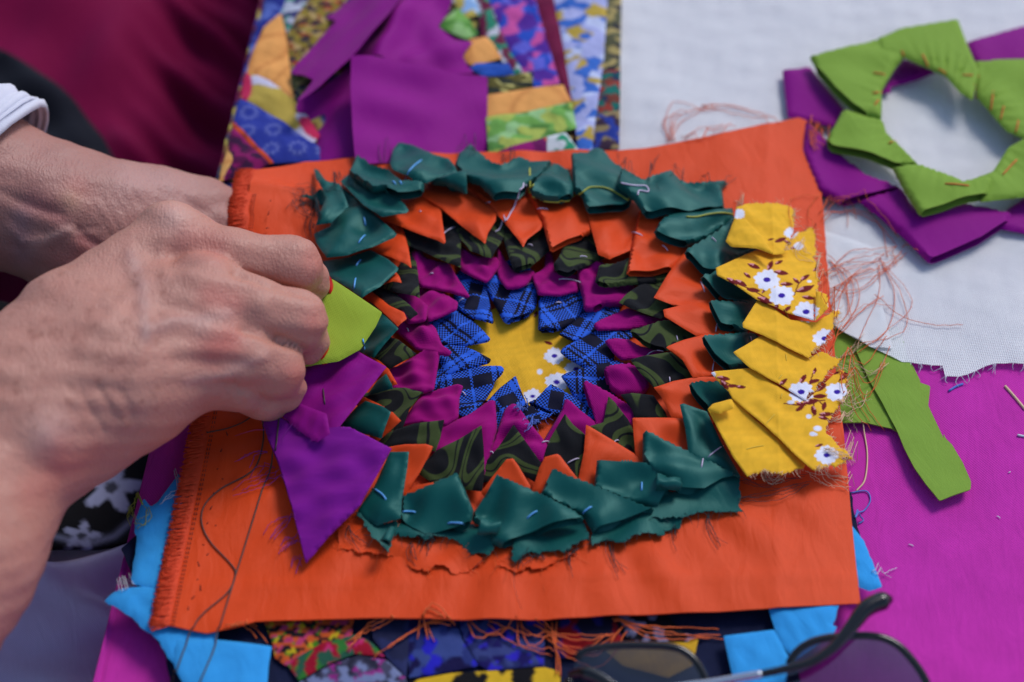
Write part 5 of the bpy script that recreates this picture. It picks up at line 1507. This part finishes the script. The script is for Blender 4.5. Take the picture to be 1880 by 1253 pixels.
# ------------------------------------------------------------------ the neighbour in maroon, seen only as clothing beyond the table's edge
nb = empty('person', (*P1(200, 100, -0.12)[:2], -0.3), 'person in maroon clothing beyond the table edge, only folds of cloth showing', 'person')
def folds(xy):
    q = P1(250, 130, -0.13)[:2]
    a = math.radians(-38)
    u = (xy - q) @ np.array([math.cos(a), math.sin(a)]); v = (xy - q) @ np.array([-math.sin(a), math.cos(a)])
    right = sstep(xy[:, 0], P1(280, 200, -0.13)[0] - 0.02, P1(330, 200, -0.13)[0] + 0.01)
    return right * (0.007 * np.sin(v * 200 + u * 18) + 0.005 * np.sin(v * 330 + 1.0)) + 0.02 * np.exp(-(v / 0.06) ** 2) * (1 - right)
lap('maroon_clothing', [(-500, -520), (620, -520), (620, 420), (480, 700), (-60, 760), (-500, 700)], lambda xy: -0.13 - 0.25 * (xy[:, 0] + 0.15), M['maroon'], nb, 0.004, 0.05, 911, extra=folds, h=0.004)
bag = empty('black_bag', (*P1(60, 200, -0.06)[:2], -0.16), 'dark black cloth bag between the white cuff and the maroon clothing', 'bag')
lap('bag_side', [(-320, -20), (0, 96), (60, 128), (140, 190), (190, 250), (225, 315), (240, 420), (-320, 420)], lambda xy: -0.07 - 0.2 * (xy[:, 0] + 0.18), M['black'], bag, 0.0035, 0.03, 921, h=0.003)

# ------------------------------------------------------------------ threads laid on whatever lies under them
BV = BVHTree.FromPolygons([tuple(v) for v in np.concatenate(ALL_V)], ALL_F)


def drop(px, py, lift=0.0002):
    r = CD * F + CR * (px - 940) - CU * (py - 626.5); r = r / np.linalg.norm(r)
    h_ = BV.ray_cast(Vector(CP), Vector(r))
    if h_[0] is None: return P1(px, py, 0.002), None
    return np.array(h_[0]) - r * lift, ALL_O[h_[2]]


THREAD = {'b': ('t_blue', 0.00034), 'w': ('t_white', 0.00024), 'y': ('t_yellow', 0.00024), 'k': ('t_grey', 0.00022)}
for tl_, pts, kd in STITCH:
    px = T(tl_, pts)
    l3 = smooth_line([(x, y, 0) for x, y in px], 7)
    got = [drop(x, y, 0.0 if kd == 'y' else 0.0003) for x, y, _ in l3]
    own = got[len(got) // 2][1]
    q = np.array([g_[0] for g_ in got]); k = np.linspace(0, 1, 7)
    q[:, 2] += (0.0001 if kd == 'y' else 0.0003) * np.sin(k * math.pi) - 0.0004 * (np.abs(k - 0.5) > 0.45)
    v, f = tube_data(q, THREAD[kd][1], 6)
    o = mesh_obj('stitch', v, f, M[THREAD[kd][0]], own if own is not None and own.parent is panel else panel)


def thread(name, pts, mat, r, label=None, lift=0.0006, n=60, parent=None, cat='thread', sag=0.0):
    l3 = smooth_line([(x, y, 0) for x, y in pts], n)
    q = np.array([drop(x, y, lift)[0] for x, y, _ in l3])
    for _ in range(6): q[1:-1, 2] = np.maximum(q[1:-1, 2], 0.5 * (q[:-2, 2] + q[2:, 2]) - 0.00002)     # a taut thread bridges hollows
    v, f = tube_data(q, r, 6)
    o = mesh_obj(name, v, f, M[mat], parent)
    if label: tag(o, label, cat, {'sewing_thread': 'loose sewing threads', 'thread_snippet': 'thread snippets on the magenta cloth', 'lint': 'lint on the magenta cloth'}.get(name))
    return o


thread('sewing_thread', [(520, 700), (512, 770), (502, 850), (482, 898), (457, 979), (431, 1062), (405, 1146), (392, 1194), (367, 1252), (350, 1290)], 't_grey', 0.00027, 'straight grey brown sewing thread running from the fingers over the orange hem')
thread('sewing_thread', [(478, 742), (484, 800), (473, 850), (453, 872), (405, 898), (376, 927), (370, 959), (386, 995), (424, 1036), (432, 1056), (418, 1088), (373, 1127), (354, 1155), (328, 1220), (312, 1275)], 't_grey', 0.00027, 'looping grey brown sewing thread curling across the orange panel beside the fringe', n=110)
thread('sewing_thread', [(352, 806), (380, 795), (420, 786), (452, 772), (470, 755)], 't_grey', 0.00022, 'short brown thread crossing the fringe just below the hand')
thread('sewing_thread', T('T2', [(700, 445), (658, 490), (670, 540), (750, 590), (900, 608), (1040, 590), (1130, 530), (1200, 480), (1310, 468), (1400, 490), (1500, 550), (1590, 605)]), 't_olive', 0.00032, 'long wavy yellow green thread lying over the far teal points', n=80)
thread('sewing_thread', T('T3', [(600, 490), (700, 490), (850, 460), (950, 455), (1030, 470)]), 't_olive', 0.00032, 'short yellow green thread running into the topmost yellow point', n=30)
thread('sewing_thread', T('T2', [(630, 460), (580, 490), (550, 580), (500, 690), (400, 840), (345, 880)]), 't_white', 0.00032, 'pale lilac thread hanging from the teal points across an orange point', n=40)
thread('sewing_thread', T('T3', [(0, 180), (100, 200), (230, 215), (250, 260), (170, 250), (155, 290)]), 't_white', 0.0003, 'pale hooked thread lying on the widest far teal point', n=36)
thread('sewing_thread', [(1582, 775), (1592, 830), (1588, 880), (1572, 902)], 't_cream', 0.0003, 'tan thread curving over the magenta cloth beside the panel edge', n=30)
thread('sewing_thread', [(1562, 905), (1590, 902), (1598, 918), (1588, 936), (1570, 950), (1585, 955), (1576, 962)], 't_cyan', 0.00026, 'tangled blue thread on the magenta cloth beside the panel edge', n=40)
thread('thread_snippet', [(1742, 718), (1755, 710), (1768, 705)], 't_cyan', 0.00045, 'short blue thread snippet below the ragged muslin edge', n=8, cat='thread')
thread('thread_snippet', [(1845, 709), (1862, 728), (1882, 752)], 't_cream', 0.0005, 'tan thread snippet on the magenta cloth beyond the green strip', n=8, cat='thread')
thread('thread_snippet', [(1868, 799), (1884, 802)], 't_muslin', 0.0004, 'tiny white thread snippet on the magenta cloth', n=6, cat='thread')

for k, (x, y, dx, dy, lab) in enumerate(((1830, 948, 6, 4, 'faint pale lint fibre low on the magenta cloth'), (1851, 868, 4, -2, 'pale lint speck right of the green strip on magenta cloth'), (1668, 1000, 9, 3, 'thin white lint fibre on magenta cloth near the sunglasses'))):
    thread('lint', [(x, y), (x + dx * 0.6, y + dy * 0.3), (x + dx, y + dy)], 't_muslin', 0.00016, lab, n=6, cat='lint')

# loose fibres at the torn edges, as part of the panel
gr = np.random.default_rng(31)
MATF = {'teal': 't_teal', 'orange': 't_orange', 'yellow': 't_cream', 'violet': 't_violet', 'purple': 't_violet', 'plaid': 't_cyan'}
bund = {}
for kind, o, oo, of in RAWEDGES:
    if not (of == 2).any() or kind not in MATF: continue
    c = oo[:, :2].mean(0)
    bn = bund.setdefault(kind, Bundle())
    step = {'yellow': 1, 'teal': 2, 'orange': 2}.get(kind, 2)
    for i in range(0, len(oo), step):
        if of[i] != 2 or gr.random() < 0.25: continue
        t_ = oo[(i + 1) % len(oo)] - oo[i - 1]; n_ = np.array([t_[1], -t_[0], 0]); n_ /= np.linalg.norm(n_) + 1e-9
        if not inside_poly((oo[i:i + 1, :2] - n_[None, :2] * 0.0006), oo[:, :2])[0]: n_ = -n_
        L = gr.gamma(1.6, {'yellow': 0.0006, 'violet': 0.0016}.get(kind, 0.0013))
        e = oo[i] + n_ * L + np.array([*gr.normal(0, 0.4 * L, 2), 0]); e[2] = oo[i][2] + gr.normal(-0.0003, 0.0008)
        m_ = (oo[i] * 0.95 + e * 1.05) / 2 + gr.normal(0, 0.15 * L, 3)
        s_ = oo[i] - n_ * 0.0006; s_[2] += 0.0002
        bn.add(smooth_line([s_, m_, e], 5), 0.00009 if kind != 'yellow' else 0.00011, 3, 0.6)
for kind, bn in bund.items(): bn.build('fraying', M[MATF[kind]], panel)


def wild(name, mat, specs, r, parent, seed, jitter=9.0, lift=0.0012):
    """bunches of long loose threads: (start, end, how many)"""
    bn = Bundle(); g_ = np.random.default_rng(seed)
    for (x0, y0), (x1, y1), k, bow in specs:
        for _ in range(k):
            a = np.array([x0, y0]) + g_.normal(0, jitter * 0.5, 2); b = np.array([x1, y1]) + g_.normal(0, jitter * 1.6, 2)
            d = b - a; nn = np.array([-d[1], d[0]]) * g_.normal(bow, 0.11)
            pts = [a, a + d * 0.33 + nn * 0.8 + g_.normal(0, jitter * 0.4, 2), a + d * 0.68 + nn * g_.uniform(0.3, 1.1), b]
            l3 = smooth_line([(x, y, 0) for x, y in pts], 16)
            q = np.array([drop(x, y, lift * g_.uniform(0.2, 1.6))[0] for x, y, _ in l3])
            for _k in range(4): q[1:-1, 2] = np.maximum(q[1:-1, 2], 0.5 * (q[:-2, 2] + q[2:, 2]))
            bn.add(q, r * g_.uniform(0.7, 1.2), 4, 0.8)
    bn.build(name, M[mat], parent)


wild('loose_threads', 't_orange', [((1522, 500), (1640, 462), 4, -0.06), ((1520, 530), (1660, 462), 4, 0.08), ((1525, 560), (1610, 490), 3, -0.2), ((1530, 590), (1600, 480), 3, -0.3), ((1530, 640), (1620, 560), 3, -0.2),
     ((1540, 670), (1620, 640), 4, 0.5), ((1525, 480), (1545, 600), 4, -0.3), ((1615, 480), (1570, 640), 4, -0.3), ((1512, 385), (1580, 410), 4, -0.4), ((1512, 400), (1640, 460), 3, -0.3), ((1560, 640), (1600, 790), 3, 0.2),
     ((1505, 360), (1470, 440), 2, 0.3), ((1650, 455), (1680, 470), 2, 0.1), ((1600, 545), (1790, 585), 1, 0.06)], 0.00016, panel, 3, 9)
wild('loose_threads', 't_orange', [((1230, 262), (1300, 195), 4, -0.25), ((1235, 258), (1240, 205), 2, -0.5), ((1290, 196), (1420, 215), 3, -0.12), ((1255, 255), (1330, 228), 4, 0.1), ((1488, 240), (1500, 275), 6, 0.1), ((1490, 225), (1512, 250), 6, -0.1)], 0.00018, panel, 4, 6)
wild('loose_threads', 't_orange', [((720, 1140), (640, 1190), 3, 0.05), ((830, 1138), (700, 1200), 3, 0.1), ((830, 1150), (790, 1180), 3, 0.8), ((860, 1140), (960, 1150), 2, 0.4), ((900, 1140), (1010, 1165), 2, 0.3), ((960, 1140), (1010, 1190), 3, 0.3),
     ((980, 1140), (1120, 1150), 3, 0.25), ((1000, 1165), (1130, 1150), 3, 0.3), ((1020, 1140), (1025, 1245), 2, 0.02), ((420, 1150), (470, 1175), 3, -0.3), ((1130, 1135), (1320, 1165), 4, 0.1)], 0.00030, panel, 5, 7)
wild('loose_threads', 't_teal', [((575, 380), (545, 345), 8, 0.3), ((585, 395), (550, 360), 8, -0.3), ((600, 350), (620, 310), 6, 0.3), ((590, 400), (575, 430), 8, 0.4), ((580, 370), (540, 375), 8, 0.2), ((700, 300), (705, 265), 4, 0.1), ((870, 275), (850, 285), 4, 0.5),
     ((1150, 290), (1140, 310), 2, 0), ((1190, 330), (1196, 298), 2, 0), ((1165, 318), (1150, 292), 2, 0), ((1215, 330), (1200, 350), 2, 0.4), ((1255, 330), (1240, 300), 2, 0.2), ((1290, 325), (1340, 322), 2, 0.2), ((920, 300), (915, 280), 4, 0.2), ((935, 300), (928, 284), 4, 0.2)], 0.00011, panel, 6, 6)
wild('loose_threads', 't_teal', [((1060, 1010), (1050, 1040), 6, 0.3), ((1120, 1000), (1140, 1050), 5, 0.1), ((1240, 965), (1236, 990), 5, 0.1), ((1300, 945), (1330, 1000), 4, 0.1), ((1360, 885), (1480, 880), 4, 0.1), ((1360, 915), (1475, 885), 4, 0.1), ((640, 970), (660, 1000), 6, 0.2), ((800, 990), (780, 1010), 6, 0.2), ((1000, 1025), (960, 1040), 5, 0.3), ((760, 1000), (765, 1030), 4, 0.2)], 0.00012, panel, 7, 6)
wild('loose_threads', 't_violet', [((505, 860), (470, 890), 4, 0.1), ((520, 880), (430, 905), 3, 0.1), ((540, 950), (500, 980), 5, 0.1), ((545, 990), (515, 1010), 5, 0.1), ((550, 1020), (540, 1050), 4, 0.1), ((490, 830), (440, 840), 3, 0.2)], 0.00012, panel, 8, 6)
wild('loose_threads', 't_cream', [((1545, 655), (1590, 620), 6, 0.1), ((1560, 660), (1630, 665), 4, 0.4), ((1540, 735), (1590, 730), 5, 0.3), ((1530, 770), (1570, 750), 5, 0.1), ((1525, 770), (1570, 800), 3, -0.3), ((1400, 868), (1440, 872), 9, 0.35), ((1500, 858), (1560, 890), 5, 0.1), ((1478, 865), (1540, 898), 3, 0.2), ((1515, 825), (1560, 842), 8, 0.05),
     ((1476, 440), (1480, 470), 4, 0.4), ((1360, 375), (1350, 366), 6, 0.1), ((1500, 480), (1530, 500), 3, 0.4)], 0.00013, panel, 9, 5)
wild('loose_threads', 't_cyan', [((965, 752), (950, 748), 8, 0.2), ((990, 775), (965, 785), 8, 0.1)], 0.00018, panel, 10, 5)
wild('loose_threads', 't_olive', [((262, 925), (245, 960), 4, 0.5), ((270, 930), (250, 965), 3, -0.5)], 0.00016, den, 12, 5)
wild('loose_threads', 't_muslin', [((318, 870), (290, 925), 3, -0.5), ((245, 1075), (225, 1085), 5, 0.4), ((1600, 1050), (1640, 1052), 2, 0.1)], 0.00014, den, 13, 4)
# orange tacking stitches on the green ring
for a, b in (((560, 335), (615, 345)), ((555, 430), (600, 425)), ((785, 250), (812, 308)), ((860, 318), (895, 340)), ((970, 345), (1045, 352)), ((1025, 390), (1032, 450)), ((1112, 420), (1100, 510)), ((1160, 490), (1145, 550)), ((1228, 555), (1215, 610)), ((630, 660), (662, 650)), ((890, 845), (1000, 855)), ((1155, 805), (1220, 735)), ((565, 485), (585, 460)), ((690, 235), (700, 260))):
    q = np.array([drop(1380 + p[0] / 2.506, p[1] / 2.506, 0.0003)[0] for p in (a, ((a[0] + b[0]) / 2, (a[1] + b[1]) / 2), b)])
    q[1, 2] += 0.0003
    v, f = tube_data(smooth_line(q, 6), 0.00028, 5)
    mesh_obj('stitch', v, f, M['t_orange'], ring_g)

# ------------------------------------------------------------------ sunglasses
sg = empty('sunglasses', (*P1(1370, 1300, 0.006)[:2], 0.006), 'black framed sunglasses with tinted lenses lying at the near table edge', 'sunglasses')
def gz(px, py): return 0.022 - 0.014 * np.clip((np.asarray(py, float) - 1170) / 240, 0, 1)
def loop(pts, n=70):
    p = np.array(pts + pts[:3], float); l3 = smooth_line([(x, y, 0) for x, y in p], (len(p)) * 10)
    l3 = l3[10:10 + len(pts) * 10 + 1]
    return P(l3[:, 0], l3[:, 1], gz(l3[:, 0], l3[:, 1]))
for pts in ([(1044, 1262), (1062, 1205), (1110, 1188), (1190, 1185), (1252, 1194), (1290, 1235), (1308, 1310), (1268, 1392), (1150, 1408), (1068, 1352)],
            [(1436, 1290), (1450, 1216), (1488, 1180), (1556, 1168), (1622, 1172), (1668, 1204), (1706, 1270), (1698, 1360), (1618, 1410), (1500, 1400)]):
    q = loop(pts)
    v, f = tube_data(q, 0.0013, 8)
    rim = mesh_obj('rim', v, f, M['frame'], sg)
    c = q.mean(0) + np.array([0, 0, 0.0012])
    V = [c] + list(q[:-1]); n_ = len(V) - 1
    mid = [(p * 0.55 + c * 0.45) + np.array([0, 0, 0.0006]) for p in q[:-1]]
    V = V + mid
    Fs = [(0, n_ + 1 + k, n_ + 1 + (k + 1) % n_) for k in range(n_)] + [(n_ + 1 + k, 1 + k, 1 + (k + 1) % n_, n_ + 1 + (k + 1) % n_) for k in range(n_)]
    ln = mesh_obj('lens', V, Fs, M['lens'], rim)
def path(name, pts, mat, r, parent=sg, n=40, flat_=1.0):
    q = np.array([P1(*p) for p in pts]); q = smooth_line(q, n)
    rr = np.interp(np.linspace(0, len(pts) - 1, n), range(len(pts)), r) if not np.isscalar(r) else r
    v, f = tube_data(q, rr, 10)
    return mesh_obj(name, v, f, M[mat], parent)
path('bridge', [(1302, 1290, 0.018), (1340, 1272, 0.021), (1400, 1270, 0.021), (1440, 1285, 0.018)], 'frame', 0.0013)
tp = path('temple', [(1398, 1238, 0.026), (1440, 1229, 0.027), (1490, 1215, 0.028), (1530, 1188, 0.029), (1560, 1155, 0.030), (1590, 1118, 0.031), (1622, 1103, 0.031), (1638, 1100, 0.031)], 'frame', [0.0012, 0.0013, 0.0014, 0.0017, 0.0022, 0.0029, 0.0031, 0.0010])
path('hinge_wire', [(1398, 1238, 0.026), (1350, 1246, 0.025), (1290, 1256, 0.024), (1160, 1272, 0.022), (1052, 1268, 0.020)], 'silver', 0.0013, tp)
path('temple', [(1704, 1290, 0.017), (1600, 1370, 0.022), (1400, 1430, 0.024), (1180, 1450, 0.020)], 'frame', [0.0016, 0.0014, 0.0018, 0.003])
path('end_piece', [(1046, 1240, 0.021), (1080, 1238, 0.024), (1130, 1262, 0.026)], 'frame', [0.0012, 0.0024, 0.0014])
